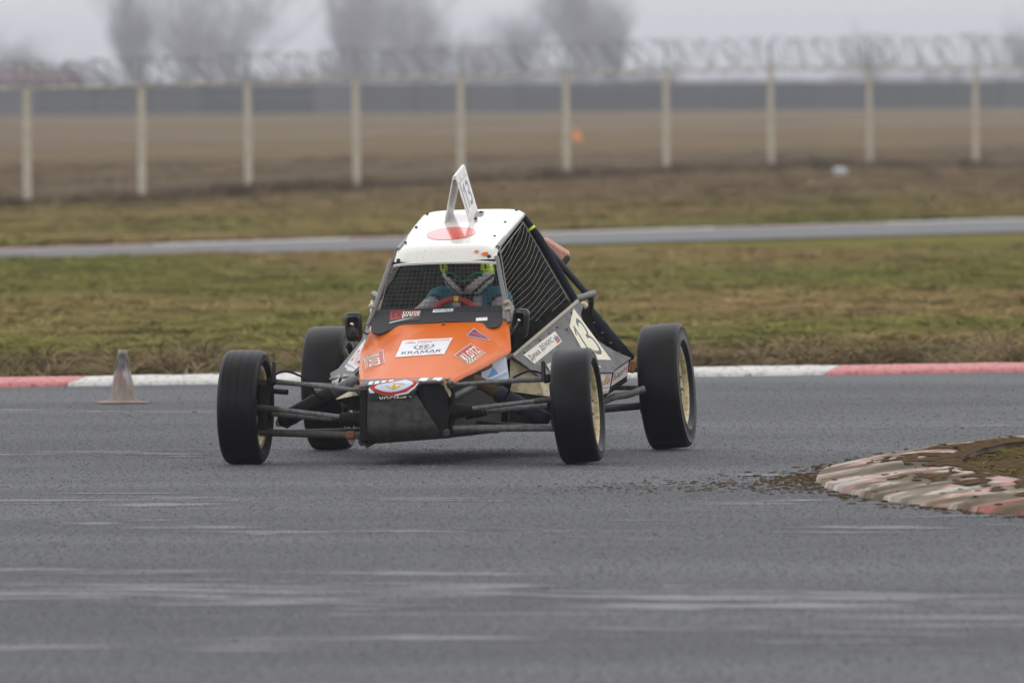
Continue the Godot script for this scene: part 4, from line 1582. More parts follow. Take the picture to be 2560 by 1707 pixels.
	# cord nets in the side windows
	for s in [-1, 1]:
		var P00 := Vector3(s * 0.276, 1.06, -1.04)
		var P10 := Vector3(s * 0.262, 1.215, -1.80)
		var P01 := Vector3(s * 0.362, 0.640, -0.91)
		var P11 := Vector3(s * 0.505, 0.800, -1.84)
		var at := func(u: float, v: float) -> Vector3:
			return P00.lerp(P10, u).lerp(P01.lerp(P11, u), v)
		st = new_st()
		for k in 19:
			var c0 := (k + 0.6) / 19.0 * 1.22
			var pts := []
			for i in 25:
				var u := i / 24.0 * 0.96
				var v := c0 - 0.20 * u + 0.010 * sin(u * 9.0 + k * 0.35)
				if v < 0.0 or v > 1.0: continue
				pts.append(at.call(u, v) + Vector3(s * 0.012 * sin(PI * u), 0, 0))
			if pts.size() > 1: tube(st, pts, 0.0010, 4, false)
		tube(st, [at.call(0.96, 0.0), at.call(0.96, 1.0)], 0.0026, 5, false)
		tube(st, [at.call(0.0, 0.02), at.call(0.96, 0.02)], 0.003, 5, false)
		tube(st, [at.call(0.02, 0.0), at.call(0.02, 1.0)], 0.004, 5, false)
		var cords := obj("net_cord", st, M.cord, B)
		cords.set_meta("kind", "stuff")
		cords.set_meta("label", "pale slanting cords of the side window net")
		st = new_st()
		for k in 46:
			var c0 := (k + 0.5) / 46.0 * 1.9 - 0.9
			var pts := []
			for i in 9:
				var u := i / 8.0
				var v := c0 + 0.9 * u
				if v < 0.0 or v > 1.0: continue
				pts.append(at.call(u * 0.96, v) + Vector3(s * 0.010 * sin(PI * u), 0, 0))
			if pts.size() > 1: tube(st, pts, 0.0007, 3, false)
		obj("net_thread", st, M.wire, B).set_meta("kind", "stuff")
	# cockpit: seat, fire wall, steering wheel
	panel("fire_wall", [Vector3(-0.50, 0.16, -1.84), Vector3(0.50, 0.18, -1.84), Vector3(0.50, 0.80, -1.84), Vector3(0.26, 1.20, -1.835), Vector3(-0.26, 1.19, -1.835), Vector3(-0.50, 0.79, -1.84)], M.interior, B, 0.01)
	var seat := Node3D.new()
	seat.name = "seat"
	B.add_child(seat, true)
	block("backrest", Vector3(0.04, 0.58, -1.69), Vector3(0.46, 0.72, 0.08), M.dark, seat, Vector3(-12, 0, 0), 0.03)
	block("seat_base", Vector3(0.04, 0.20, -1.42), Vector3(0.44, 0.10, 0.50), M.dark, seat, Vector3(8, 0, 0), 0.03)
	block("headrest", Vector3(0.04, 1.02, -1.72), Vector3(0.26, 0.20, 0.07), M.dark, seat, Vector3(-8, 0, 0), 0.03)
	for s in [-1, 1]:
		panel("seat_wing", [Vector3(0.04 + s * 0.235, 0.16, -1.2), Vector3(0.04 + s * 0.235, 0.40, -1.35), Vector3(0.04 + s * 0.235, 0.85, -1.62), Vector3(0.04 + s * 0.235, 0.88, -1.74), Vector3(0.04 + s * 0.235, 0.2, -1.66)], M.dark, seat, 0.012)
	var sw := Node3D.new()
	sw.name = "steering_wheel"
	B.add_child(sw, true)
	sw.position = Vector3(0.028, 0.688, -1.075)
	sw.rotation_degrees = Vector3(-18, 0, 0)
	for seg in [[0, 62, M.red_grip], [62, 72, M.yellow], [72, 146, M.red_grip], [146, 205, M.blue_grip], [205, 335, M.red_grip], [335, 360, M.blue_grip]]:
		var pts := []
		for k in 13:
			var a := deg_to_rad(lerpf(seg[0], seg[1], k / 12.0) + 20.0)
			pts.append(Vector3(cos(a), sin(a), 0) * 0.132)
		pipe("grip", pts, 0.0165, seg[2], sw, 12)
	for a in [35, 145, 270]:
		rod("wheel_spoke", Vector3.ZERO, Vector3(cos(deg_to_rad(a)), sin(deg_to_rad(a)), 0) * 0.125, 0.009, M.dark, sw)
	block("hub", Vector3(0, 0, 0.0), Vector3(0.07, 0.07, 0.03), M.dark, sw, Vector3.ZERO, 0.01)
	rod("column", Vector3(0, 0, 0.0), Vector3(0, -0.10, 0.28), 0.014, M.dark, sw)
	# mirrors
	for e in [[Vector3(-0.438, 0.680, -0.76), Vector3(-0.372, 0.640, -0.80), Vector3(0, 6, 3), 0.088, 0.150], [Vector3(0.402, 0.694, -0.93), Vector3(0.352, 0.632, -0.90), Vector3(0, -14, -4), 0.084, 0.152]]:
		var mr := Node3D.new()
		mr.name = "mirror"
		B.add_child(mr, true)
		st = new_st()
		var outl := []
		var bs := Basis.from_euler(e[2] * PI / 180.0)
		for k in 32:
			var a := TAU * k / 32
			var x: float = sign(cos(a)) * pow(absf(cos(a)), 0.42) * e[3] * 0.5
			var y: float = sign(sin(a)) * pow(absf(sin(a)), 0.42) * e[4] * 0.5
			outl.append([x * (1.0 + 0.08 * y / e[4]), y])
		var rings := []
		for lay in [[-0.024, 0.96], [-0.012, 1.0], [0.004, 1.0], [0.016, 0.9], [0.022, 0.7]]:
			rings.append(outl.map(func(p): return e[0] + bs * Vector3(p[0] * lay[1], p[1] * lay[1], lay[0])))
		for i in rings.size() - 1:
			for k in 32:
				quad(st, rings[i][k], rings[i][(k + 1) % 32], rings[i + 1][(k + 1) % 32], rings[i + 1][k], 0)
		for k in 32:
			tri(st, e[0] + bs * Vector3(0, 0, 0.023), rings[-1][(k + 1) % 32], rings[-1][k], 0)
		obj("housing", st, M.black_plastic, mr)
		st = new_st()
		for k in 32:
			tri(st, e[0] + bs * Vector3(0, 0, -0.0225), rings[0][k], rings[0][(k + 1) % 32])
		obj("glass", st, M.chrome, mr)
		rod("stalk", e[1], e[0] + bs * Vector3(0.006 * signf(e[0].x), 0.012, 0.026), 0.0055, M.arm, mr, 8)
		st = new_st()
		var ball: Vector3 = e[0] + bs * Vector3(0.004 * signf(e[0].x), 0.014, 0.026)
		lathe(st, [Vector2(-0.011, 0), Vector2(-0.008, 0.008), Vector2(0, 0.0115), Vector2(0.008, 0.008), Vector2(0.011, 0)], 12, ball)
		obj("ball_joint", st, M.chrome, mr)

func buggy_pods(B: Node3D) -> void:
	for s in [-1, 1]:
		var v := func(x: float, y: float, z: float) -> Vector3:
			return Vector3(s * x, y, z)
		var A: Vector3 = v.call(0.372, 0.520, -0.90)
		var Bt: Vector3 = v.call(0.545, 0.783, -1.80)
		var deck := [A, v.call(0.478, 0.430, -1.013), v.call(0.749, 0.431, -1.714), v.call(0.800, 0.490, -1.955), v.call(0.745, 0.520, -1.86), v.call(0.696, 0.554, -1.795), v.call(0.660, 0.583, -1.758), v.call(0.634, 0.610, -1.734), v.call(0.606, 0.648, -1.73), v.call(0.581, 0.690, -1.738), v.call(0.568, 0.722, -1.76), v.call(0.572, 0.772, -1.83), Bt]
		if s < 0:
			deck = [A, v.call(0.478, 0.430, -1.013), v.call(0.749, 0.395, -1.714), v.call(0.800, 0.415, -1.955), v.call(0.70, 0.455, -1.82), v.call(0.630, 0.515, -1.76), v.call(0.590, 0.590, -1.75), v.call(0.572, 0.665, -1.79), v.call(0.545, 0.700, -1.80)]
			deck.reverse()
		var dk := panel("side_deck", deck, M.grey_panel, B, 0.005)
		dk.set_meta("label", "sloping dark grey side panel")
		# lower faces: cream towards the front, dark behind
		var lower := [[v.call(0.355, 0.512, -0.905), v.call(0.34, 0.345, -0.93)], [v.call(0.478, 0.422, -1.015), v.call(0.50, 0.318, -1.04)], [v.call(0.61, 0.424, -1.36), v.call(0.655, 0.290, -1.36)], [v.call(0.742, 0.424 if s > 0 else 0.388, -1.71), v.call(0.722, 0.315 if s > 0 else 0.29, -1.70)], [v.call(0.79, 0.482 if s > 0 else 0.407, -1.95), v.call(0.775, 0.372 if s > 0 else 0.31, -1.95)]]
		for i in 4:
			var quadp := [lower[i][0], lower[i][1], lower[i + 1][1], lower[i + 1][0]]
			if s < 0: quadp.reverse()
			panel("pod_front" if i < 2 else "pod_side", quadp, M.cream if i < 3 else M.dark, B, 0.004)
		# dark belly behind the faces
		var belly := [v.call(0.34, 0.345, -0.93), v.call(0.50, 0.318, -1.04), v.call(0.655, 0.290, -1.36), v.call(0.722, 0.315, -1.70), v.call(0.50, 0.17, -1.85), v.call(0.33, 0.15, -0.98)]
		if s < 0: belly.reverse()
		panel("pod_belly", belly, M.dark, B, 0.004)
		panel("pod_rear", [v.call(0.56, 0.77 if s > 0 else 0.66, -1.86), v.call(0.78, 0.37, -1.96), v.call(0.50, 0.17, -1.86)], M.dark, B, 0.004)
		# dusty inner side of the cockpit
		panel("cockpit_side", [v.call(0.362, 0.512, -0.92), v.call(0.535, 0.776, -1.80), v.call(0.49, 0.2, -1.80), v.call(0.33, 0.2, -0.95)], M.mud, B, 0.004)
		rod("sill_tube", A + Vector3(s * -0.004, 0.004, 0.01), Bt + Vector3(0, 0.006, 0), 0.010, M.rope if s > 0 else M.cream, B)
		rod("edge_tube", v.call(0.36, 0.528, -0.885), v.call(0.482, 0.424, -1.0), 0.008, M.arm, B)
		rod("edge_tube", v.call(0.482, 0.424, -1.0), v.call(0.752, 0.425 if s > 0 else 0.389, -1.712), 0.007, M.arm, B)
		for q in [[0.12, 0.10], [0.36, 0.09], [0.62, 0.10], [0.70, 0.22], [0.86, 0.06], [0.2, 0.6], [0.50, 0.1]]:
			# rivets along the upper edge
			var p: Vector3 = A.lerp(Bt, q[0]).lerp(v.call(0.478, 0.430, -1.013).lerp(v.call(0.76, 0.45, -1.8), q[0]), q[1])
			var st := new_st()
			var nn: Vector3 = Vector3(s * 0.62, 0.74, 0.25).normalized()
			lathe(st, [Vector2(0.0, 0.0085), Vector2(0.005, 0.007), Vector2(0.007, 0.0)], 8, p + nn * 0.001, along(nn))
			obj("rivet", st, M.bolt, B)
		# side nerf bar in front of the rear wheel
		pipe("nerf_bar", curve([v.call(0.50, 0.215, -1.70), v.call(0.62, 0.245, -1.80), v.call(0.72, 0.288, -1.87), v.call(0.79, 0.300, -1.90), v.call(0.875, 0.330, -1.935)], 5), 0.019, M.arm, B, 12)
	# blue and white panel below the hood's edge
	panel("body_panel", [Vector3(0.262, 0.478, -0.50), Vector3(0.262, 0.395, -0.50), Vector3(0.392, 0.405, -0.66), Vector3(0.376, 0.53, -0.66)], M.blue_white, B)

func buggy_running_gear(B: Node3D) -> void:
	wheel(B, Vector3(-0.848, 0.2895, 0.0), 0.290, 0.202, 0.208, -0.6, 1.2, -1, true)
	wheel(B, Vector3(0.868, 0.2945, 0.0), 0.291, 0.202, 0.206, 4.6, 2.8, 1)
	wheel(B, Vector3(-0.880, 0.3265, -2.35), 0.326, 0.214, 0.206, 1.5, 1.4, -1)
	wheel(B, Vector3(0.920, 0.3325, -2.35), 0.329, 0.216, 0.206, 4.8, 1.4, 1)
	for s in [-1, 1]:
		var up_in := 0.374 if s < 0 else 0.402
		var up_out := 0.420 if s < 0 else 0.432
		var lo_in := 0.147 if s < 0 else 0.182
		var lo_out := 0.161 if s < 0 else 0.184
		pipe("upper_arm", [Vector3(s * 0.235, up_in, 0.06), Vector3(s * 0.47, (up_in + up_out) * 0.5, 0.03), Vector3(s * 0.70, up_out, 0.0)], [0.011, 0.0125, 0.014], M.arm, B)
		rod("upper_arm", Vector3(s * 0.27, up_in + 0.004, -0.42), Vector3(s * 0.69, up_out - 0.008, -0.02), 0.011, M.arm, B)
		rod("lower_arm", Vector3(s * 0.24, lo_in, 0.08), Vector3(s * 0.775, lo_out, 0.0), 0.0185, M.dark_arm if s < 0 else M.arm, B, 12)
		rod("lower_arm", Vector3(s * 0.27, lo_in + 0.01, -0.46), Vector3(s * 0.74, lo_out - 0.006, -0.03), 0.016, M.dark_arm, B, 12)
		var mid_in := 0.232 if s < 0 else 0.272
		var mid_out := 0.289 if s < 0 else 0.330
		rod("tie_rod", Vector3(s * 0.32, mid_in + 0.008, 0.09), Vector3(s * 0.755, mid_out, 0.07), 0.0125, M.arm, B)
		rod("tie_rod_end", Vector3(s * 0.66, mid_in + 0.008 + (mid_out - mid_in - 0.008) * 0.78, 0.075), Vector3(s * 0.77, mid_out + 0.001, 0.07), 0.016, M.dark_arm, B)
		rod("drive_shaft", Vector3(s * 0.30, mid_in - 0.012, 0.01), Vector3(s * 0.76, mid_out - 0.03, -0.01), 0.0135, M.arm, B)
		boot("rubber_boot", Vector3(s * 0.205, mid_in - 0.008, 0.07), Vector3(s * 0.345, mid_in + 0.005, 0.08), 0.050, 0.030, B, 9)
		boot("rubber_boot", Vector3(s * 0.29, mid_in - 0.018, 0.0), Vector3(s * 0.40, mid_in - 0.006, 0.0), 0.036, 0.022, B, 6)
		boot("rubber_boot", Vector3(s * 0.77, mid_out - 0.028, -0.01), Vector3(s * 0.71, mid_out - 0.034, -0.01), 0.042, 0.026, B, 5)
		shock(B, Vector3(s * 0.30, 0.425, -0.17), Vector3(s * 0.70, 0.205, -0.12), 0.044, M.arm if s < 0 else M.mud, M.navy if s > 0 else M.rubber, 0.34)
		rod("frame_tube", Vector3(s * 0.21, 0.33, 0.02), Vector3(s * 0.33, 0.40, -0.2), 0.02, M.arm, B)
		# upright with brake parts
		block("upright", Vector3(s * 0.755, 0.292, -0.005), Vector3(0.05, 0.25, 0.07), M.dark, B, Vector3(0, 0, s * 3.0), 0.012)
		block("caliper", Vector3(s * 0.775, 0.375, -0.05), Vector3(0.06, 0.09, 0.08), M.dark, B, Vector3(20, 0, 0), 0.012)
		block("ball_joint", Vector3(s * 0.712, up_out, 0.0), Vector3(0.05, 0.045, 0.05), M.dark, B, Vector3(0, 0, 10), 0.012)
		block("ball_joint", Vector3(s * 0.765, lo_out + 0.012, 0.0), Vector3(0.05, 0.05, 0.05), M.dark_arm, B, Vector3(0, 0, 10), 0.012)
		block("height_post", Vector3(s * 0.695, 0.468, 0.02), Vector3(0.020, 0.105, 0.022), M.black_plastic, B, Vector3(0, 0, s * 1.0), 0.003)
		var hose := curve([Vector3(s * 0.70, 0.452, 0.02), Vector3(s * 0.635, 0.472, 0.03), Vector3(s * 0.57, 0.452, 0.02), Vector3(s * 0.53, 0.425, 0.0), Vector3(s * 0.50, 0.36, -0.05), Vector3(s * 0.47, 0.33, -0.1)], 5)
		pipe("brake_hose", hose, 0.006, M.rubber, B, 7)
		# rear
		rod("rear_lower_arm", Vector3(s * 0.40, 0.20, -2.2), Vector3(s * 0.83, 0.235, -2.33), 0.020, M.rubber, B, 12)
		rod("rear_lower_arm", Vector3(s * 0.42, 0.19, -1.9), Vector3(s * 0.82, 0.24, -2.3), 0.016, M.dark_arm, B, 12)
		rod("rear_upper_arm", Vector3(s * 0.42, 0.42, -2.3), Vector3(s * 0.82, 0.42, -2.35), 0.015, M.dark_arm, B)
		rod("rear_drive_shaft", Vector3(s * 0.20, 0.33, -2.36), Vector3(s * 0.84, 0.325, -2.35), 0.015, M.arm, B)
		block("rear_upright", Vector3(s * 0.80, 0.325, -2.35), Vector3(0.05, 0.28, 0.09), M.dark, B, Vector3(0, 0, s * 4.0), 0.012)
		shock(B, Vector3(s * 0.495, 0.765, -2.16), Vector3(s * 0.745, 0.445, -2.26), 0.046, M.cream, M.navy, 0.10)
		if s > 0: block("side_light", Vector3(s * 0.80, 0.445, -2.00), Vector3(0.030, 0.07, 0.03), M.gold, B, Vector3(0, 20 * s, -12 * s), 0.008)
	# pale dashes printed on the spring cover
	for k in 14:
		var t := 0.12 + 0.055 * k
		var p := Vector3(0.495, 0.765, -2.16).lerp(Vector3(0.745, 0.445, -2.26), t)
		block("sleeve_mark", p + Vector3(0.004 - 0.018 * (k % 3), -0.002 - 0.010 * (k % 3), 0.0455 - 0.004 * (k % 3)), Vector3(0.014, 0.005, 0.003), M.rope, B, Vector3(0, 0, 20), 0.001)
	block("rust_sleeve", Vector3(-0.285, 0.1485, 0.083), Vector3(0.058, 0.045, 0.045), M.rust, B, Vector3(0, 0, -1), 0.012)
	rod("stub_axle", Vector3(-0.715, 0.372, 0.03), Vector3(-0.62, 0.366, 0.05), 0.014, M.rubber, B)
	# engine, gearbox and rear fittings
	block("engine", Vector3(0.0, 0.42, -2.12), Vector3(0.44, 0.44, 0.40), M.dark_arm, B, Vector3.ZERO, 0.03)
	block("gearbox", Vector3(0.0, 0.31, -2.40), Vector3(0.34, 0.24, 0.26), M.dark_arm, B, Vector3.ZERO, 0.03)
	pipe("exhaust", curve([Vector3(-0.15, 0.5, -2.3), Vector3(-0.25, 0.52, -2.42), Vector3(-0.22, 0.5, -2.6), Vector3(-0.1, 0.48, -2.75)], 5), 0.03, M.rust, B, 12)
	var lamp := Node3D.new()
	lamp.name = "air_box"
	B.add_child(lamp, true)
	lamp.set_meta("label", "salmon pink air box behind the roll hoop")
	block("box_body", Vector3(0.362, 1.045, -2.12), Vector3(0.165, 0.085, 0.14), M.salmon, lamp, Vector3(0, 10, -32), 0.014)
	block("box_end", Vector3(0.430, 0.998, -2.10), Vector3(0.030, 0.060, 0.12), M.dark_arm, lamp, Vector3(0, 10, -32), 0.008)
	block("box_end", Vector3(0.298, 1.088, -2.13), Vector3(0.022, 0.060, 0.12), M.rust, lamp, Vector3(0, 10, -32), 0.008)
	rod("box_stay", Vector3(0.39, 1.0, -2.1), Vector3(0.42, 0.9, -2.0), 0.010, M.dark_arm, lamp)

# ==================================================================== print on the buggy
func number_print(bg: Color, ink: Color, edge := 0.0) -> ImageTexture:
	var im := canvas(512, 512, bg)
	if edge > 0.0:
		im.fill_rect(Rect2i(0, 0, 512, 10), Color(0.7, 0.68, 0.6))
	letters(im, "13", Rect2(50, 60, 412, 392), ink, edge > 0.0)
	return finish(im, 0.25, 4)

func klotz_print() -> ImageTexture:
	var im := canvas(640, 420, Color(0.86, 0.80, 0.72))
	var red := Color(0.66, 0.13, 0.10)
	im.fill_rect(Rect2i(16, 16, 608, 388), red)
	im.fill_rect(Rect2i(26, 300, 588, 96), Color(0.72, 0.30, 0.24))
	letters(im, "KLOTZ", Rect2(42, 86, 556, 246), Color(0.06, 0.05, 0.05), true, 0.10)
	letters(im, "KLOTZ", Rect2(54, 94, 540, 230), Color(0.93, 0.89, 0.82), true, 0.10)
	for j in 3:
		for i in 6:
			im.fill_rect(Rect2i(26 + i * 44, 282 + j * 40, 44, 40), Color(0.06, 0.06, 0.06) if (i + j) % 2 == 0 else Color(0.9, 0.88, 0.84))
	letters(im, "SYNTHETIC", Rect2(330, 350, 260, 34), Color(0.9, 0.85, 0.8))
	return finish(im, 0.2, 9)

func kramar_print() -> ImageTexture:
	var im := canvas(1000, 560, Color(0.88, 0.88, 0.90))
	var red := Color(0.74, 0.18, 0.20)
	var ink := Color(0.10, 0.10, 0.16)
	# cathedral-like red mark
	for k in 5:
		var x := 70 + k * 46
		var h: int = [40, 62, 88, 62, 40][k]
		fill_poly(im, [Vector2(x, 124), Vector2(x + 26, 124 - h), Vector2(x + 52, 124)], red)
		fill_poly(im, [Vector2(x + 18, 126), Vector2(x + 26, 100), Vector2(x + 34, 126)], Color(0.88, 0.88, 0.90))
	letters(im, "МОСКОВСКИЙ", Rect2(330, 36, 620, 48), red)
	letters(im, "СПОРТ", Rect2(330, 92, 300, 46), red)
	var c := Vector2(500, 258)
	arc_band(im, c, Vector2(196, 104), Vector2(170, 84), 20, 82, ink)
	arc_band(im, c, Vector2(196, 104), Vector2(170, 84), 98, 160, ink)
	for s in [-1, 1]:
		for k in 9:
			var a := deg_to_rad(lerpf(75, -35, k / 8.0))
			var p := c + Vector2(s * cos(a) * 190, sin(a) * 98)
			fill_oval(im, p, Vector2(30, 9), ink if k % 2 else Color(0.3, 0.3, 0.36), 12)
	arc_band(im, c, Vector2(112, 70), Vector2(100, 60), 180, 360, ink)
	letters(im, "ББ", Rect2(410, 216, 180, 88), ink)
	letters(im, "1995", Rect2(440, 322, 120, 26), ink)
	letters(im, "KRAMAR", Rect2(96, 392, 806, 92), ink)
	letters(im, "MOTOSPORT", Rect2(330, 500, 210, 26), red)
	letters(im, "RUSSIA", Rect2(640, 500, 170, 26), red)
	return finish(im, 0.12, 12)

func extreme_print() -> ImageTexture:
	var im := canvas(640, 360, Color(0.17, 0.17, 0.19))
	var red := Color(0.64, 0.10, 0.10)
	im.fill_rect(Rect2i(0, 0, 640, 38), Color(0.42, 0.10, 0.12))
	fill_poly(im, [Vector2(14, 30), Vector2(250, 30), Vector2(250, 250), Vector2(14, 268)], red)
	letters(im, "EX", Rect2(54, 66, 190, 150), Color(0.16, 0.05, 0.06))
	letters(im, "treme", Rect2(262, 44, 360, 96), Color(0.90, 0.86, 0.80))
	letters(im, "press", Rect2(262, 142, 350, 112), Color(0.90, 0.86, 0.80))
	letters(im, "ss", Rect2(500, 150, 60, 78), Color(0.84, 0.36, 0.30))
	fill_poly(im, [Vector2(2, 340), Vector2(300, 282), Vector2(560, 262), Vector2(300, 300), Vector2(20, 358)], Color(0.92, 0.9, 0.88))
	return finish(im)

func strip_print(s: String) -> ImageTexture:
	var im := canvas(480, 80, Color(0.90, 0.90, 0.90))
	letters(im, s, Rect2(60, 16, 360, 48 if s != "- - -" else 8), Color(0.45, 0.48, 0.52))
	return finish(im)

func triangle_print() -> ImageTexture:
	var im := canvas(320, 320, Color(0.80, 0.72, 0.70))
	fill_poly(im, [Vector2(160, 24), Vector2(20, 296), Vector2(300, 296)], Color(0.12, 0.24, 0.48))
	fill_poly(im, [Vector2(120, 120), Vector2(200, 120), Vector2(240, 270), Vector2(90, 220)], Color(0.72, 0.14, 0.16))
	fill_poly(im, [Vector2(70, 220), Vector2(170, 180), Vector2(250, 250), Vector2(130, 200)], Color(0.16, 0.28, 0.52))
	return finish(im)

func name_print() -> ImageTexture:
	var im := canvas(900, 220, Color(0.84, 0.82, 0.76))
	var ink := Color(0.20, 0.20, 0.22)
	letters(im, "Дима", Rect2(24, 52, 300, 130), ink)
	letters(im, "ДЕНИС", Rect2(370, 40, 370, 120), ink)
	im.fill_rect(Rect2i(774, 20, 110, 60), Color(0.86, 0.86, 0.88))
	im.fill_rect(Rect2i(774, 80, 110, 60), Color(0.25, 0.32, 0.52))
	im.fill_rect(Rect2i(774, 140, 110, 60), Color(0.72, 0.18, 0.18))
	im.fill_rect(Rect2i(806, 50, 46, 50), Color(0.72, 0.55, 0.25))
	return finish(im, 0.3, 15)

func side_print(k: int) -> ImageTexture:
	var im := canvas(480, 240, Color(0.84, 0.82, 0.80))
	var red := Color(0.70, 0.20, 0.20)
	im.fill_rect(Rect2i(0, 0, 480, 30), Color(0.70, 0.68, 0.66))
	if k == 0:
		letters(im, "РАЛЛИ", Rect2(180, 70, 280, 90), red)
		fill_oval(im, Vector2(90, 116), Vector2(56, 50), red)
		fill_oval(im, Vector2(90, 116), Vector2(34, 30), Color(0.84, 0.82, 0.8))
		im.fill_rect(Rect2i(20, 190, 440, 14), Color(0.5, 0.5, 0.55))
	else:
		letters(im, "Б", Rect2(40, 60, 90, 110), red)
		letters(im, "мото", Rect2(150, 80, 170, 90), Color(0.25, 0.25, 0.27))
		letters(im, "спорт", Rect2(320, 66, 150, 100), red)
	return finish(im, 0.35, 20 + k)

func panel_print() -> ImageTexture:
	var im := canvas(300, 300, Color(0.80, 0.84, 0.90))
	fill_poly(im, [Vector2(150, 60), Vector2(200, 190), Vector2(80, 230)], Color(0.42, 0.62, 0.80))
	fill_poly(im, [Vector2(30, 290), Vector2(290, 190), Vector2(290, 225), Vector2(120, 290)], Color(0.60, 0.76, 0.88))
	fill_poly(im, [Vector2(0, 270), Vector2(290, 150), Vector2(290, 175), Vector2(0, 295)], Color(0.90, 0.92, 0.95))
	return finish(im, 0.15, 31)

func nose_print() -> ImageTexture:
	# drawn in a 1780 x 530 frame, then halved
	var k := 0.6
	var im := canvas(int(1780 * k), int(530 * k), Color(0.045, 0.045, 0.05))
	var P := func(a: Array) -> Array:
		return a.map(func(p): return Vector2(p[0], p[1]) * k)
	var white := Color(0.88, 0.90, 0.94)
	# strip of broken lettering along the top
	fill_poly(im, P.call([[0, 60], [330, 40], [860, 10], [1760, 0], [1760, 70], [1300, 90], [250, 150], [0, 190]]), Color(0.42, 0.40, 0.41))
	fill_poly(im, P.call([[0, 60], [60, 60], [40, 130], [0, 150]]), Color(0.78, 0.22, 0.20))
	for e in [[200, 100], [330, 95], [470, 85], [620, 70], [1260, 30], [1340, 40], [1540, 40], [1630, 45]]:
		fill_poly(im, P.call([[e[0], e[1] - 40], [e[0] + 90, e[1] - 45], [e[0] + 70, e[1] + 30], [e[0] - 20, e[1] + 35]]), white)
	fill_poly(im, P.call([[780, 70], [900, 30], [930, 45], [820, 80]]), Color(0.76, 0.14, 0.24))
	fill_poly(im, P.call([[870, 30], [940, 20], [960, 40], [900, 52]]), Color(0.16, 0.22, 0.62))
	fill_poly(im, P.call([[1400, 60], [1600, 50], [1640, 80], [1420, 80]]), Color(0.46, 0.16, 0.14))
	# white corners
	fill_poly(im, P.call([[215, 200], [330, 330], [345, 350], [240, 350], [205, 270]]), white)
	# red and gold shield
	var ring := func(grow: float, col: Color, inner: bool) -> void:
		var pts := []
		for i in 33:
			var t := i / 32.0
			var x := lerpf(225.0 + grow, 1250.0 - grow, t)
			var y := 170.0 - 70.0 * t + (300.0 - grow * 1.05) * pow(sin(PI * clampf(t * 0.94 + 0.03, 0, 1)), 0.75)
			pts.append(Vector2(x, y) * k)
		pts.append(Vector2(1200 - grow, 55 + grow * 0.2) * k)
		pts.append(Vector2(960, 12 + grow * 0.25) * k)
		pts.append(Vector2(300 + grow, 130 + grow * 0.1) * k)
		fill_poly(im, pts, col)
	ring.call(0.0, Color(0.72, 0.42, 0.12), false)
	ring.call(14.0, Color(0.70, 0.07, 0.09), false)
	# pale bar on one flank of the ribbon
	fill_poly(im, P.call([[760, 400], [1010, 340], [1180, 200], [1240, 110], [1262, 120], [1190, 250], [1050, 380], [770, 440]]), Color(0.84, 0.82, 0.86))
	ring.call(88.0, Color(0.74, 0.45, 0.16), false)
	ring.call(102.0, Color(0.78, 0.86, 0.95), false)
	# gold anchor with crossed shafts
	var gold := Color(0.86, 0.66, 0.16)
	fill_poly(im, P.call([[735, 110], [760, 110], [785, 215], [900, 150], [870, 215], [740, 285], [600, 220], [560, 160], [700, 222]]), gold)
	fill_poly(im, P.call([[610, 110], [625, 100], [920, 120], [1000, 160], [990, 168]]), Color(0.80, 0.66, 0.36))
	fill_poly(im, P.call([[470, 200], [620, 140], [640, 150], [480, 212]]), Color(0.80, 0.66, 0.36))
	# cut-off lettering at the foot
	letters(im, "УОСИ", Rect2(430 * k, 440 * k, 420 * k, 130 * k), Color(0.80, 0.80, 0.80))
	fill_poly(im, P.call([[800, 500], [1000, 440], [1020, 500]]), Color(0.78, 0.74, 0.64))
	fill_poly(im, P.call([[1060, 440], [1120, 470], [1170, 430], [1120, 500]]), Color(0.82, 0.82, 0.82))
	im.resize(im.get_width() / 2 * 2, im.get_height() / 2 * 2)
	return finish(im)

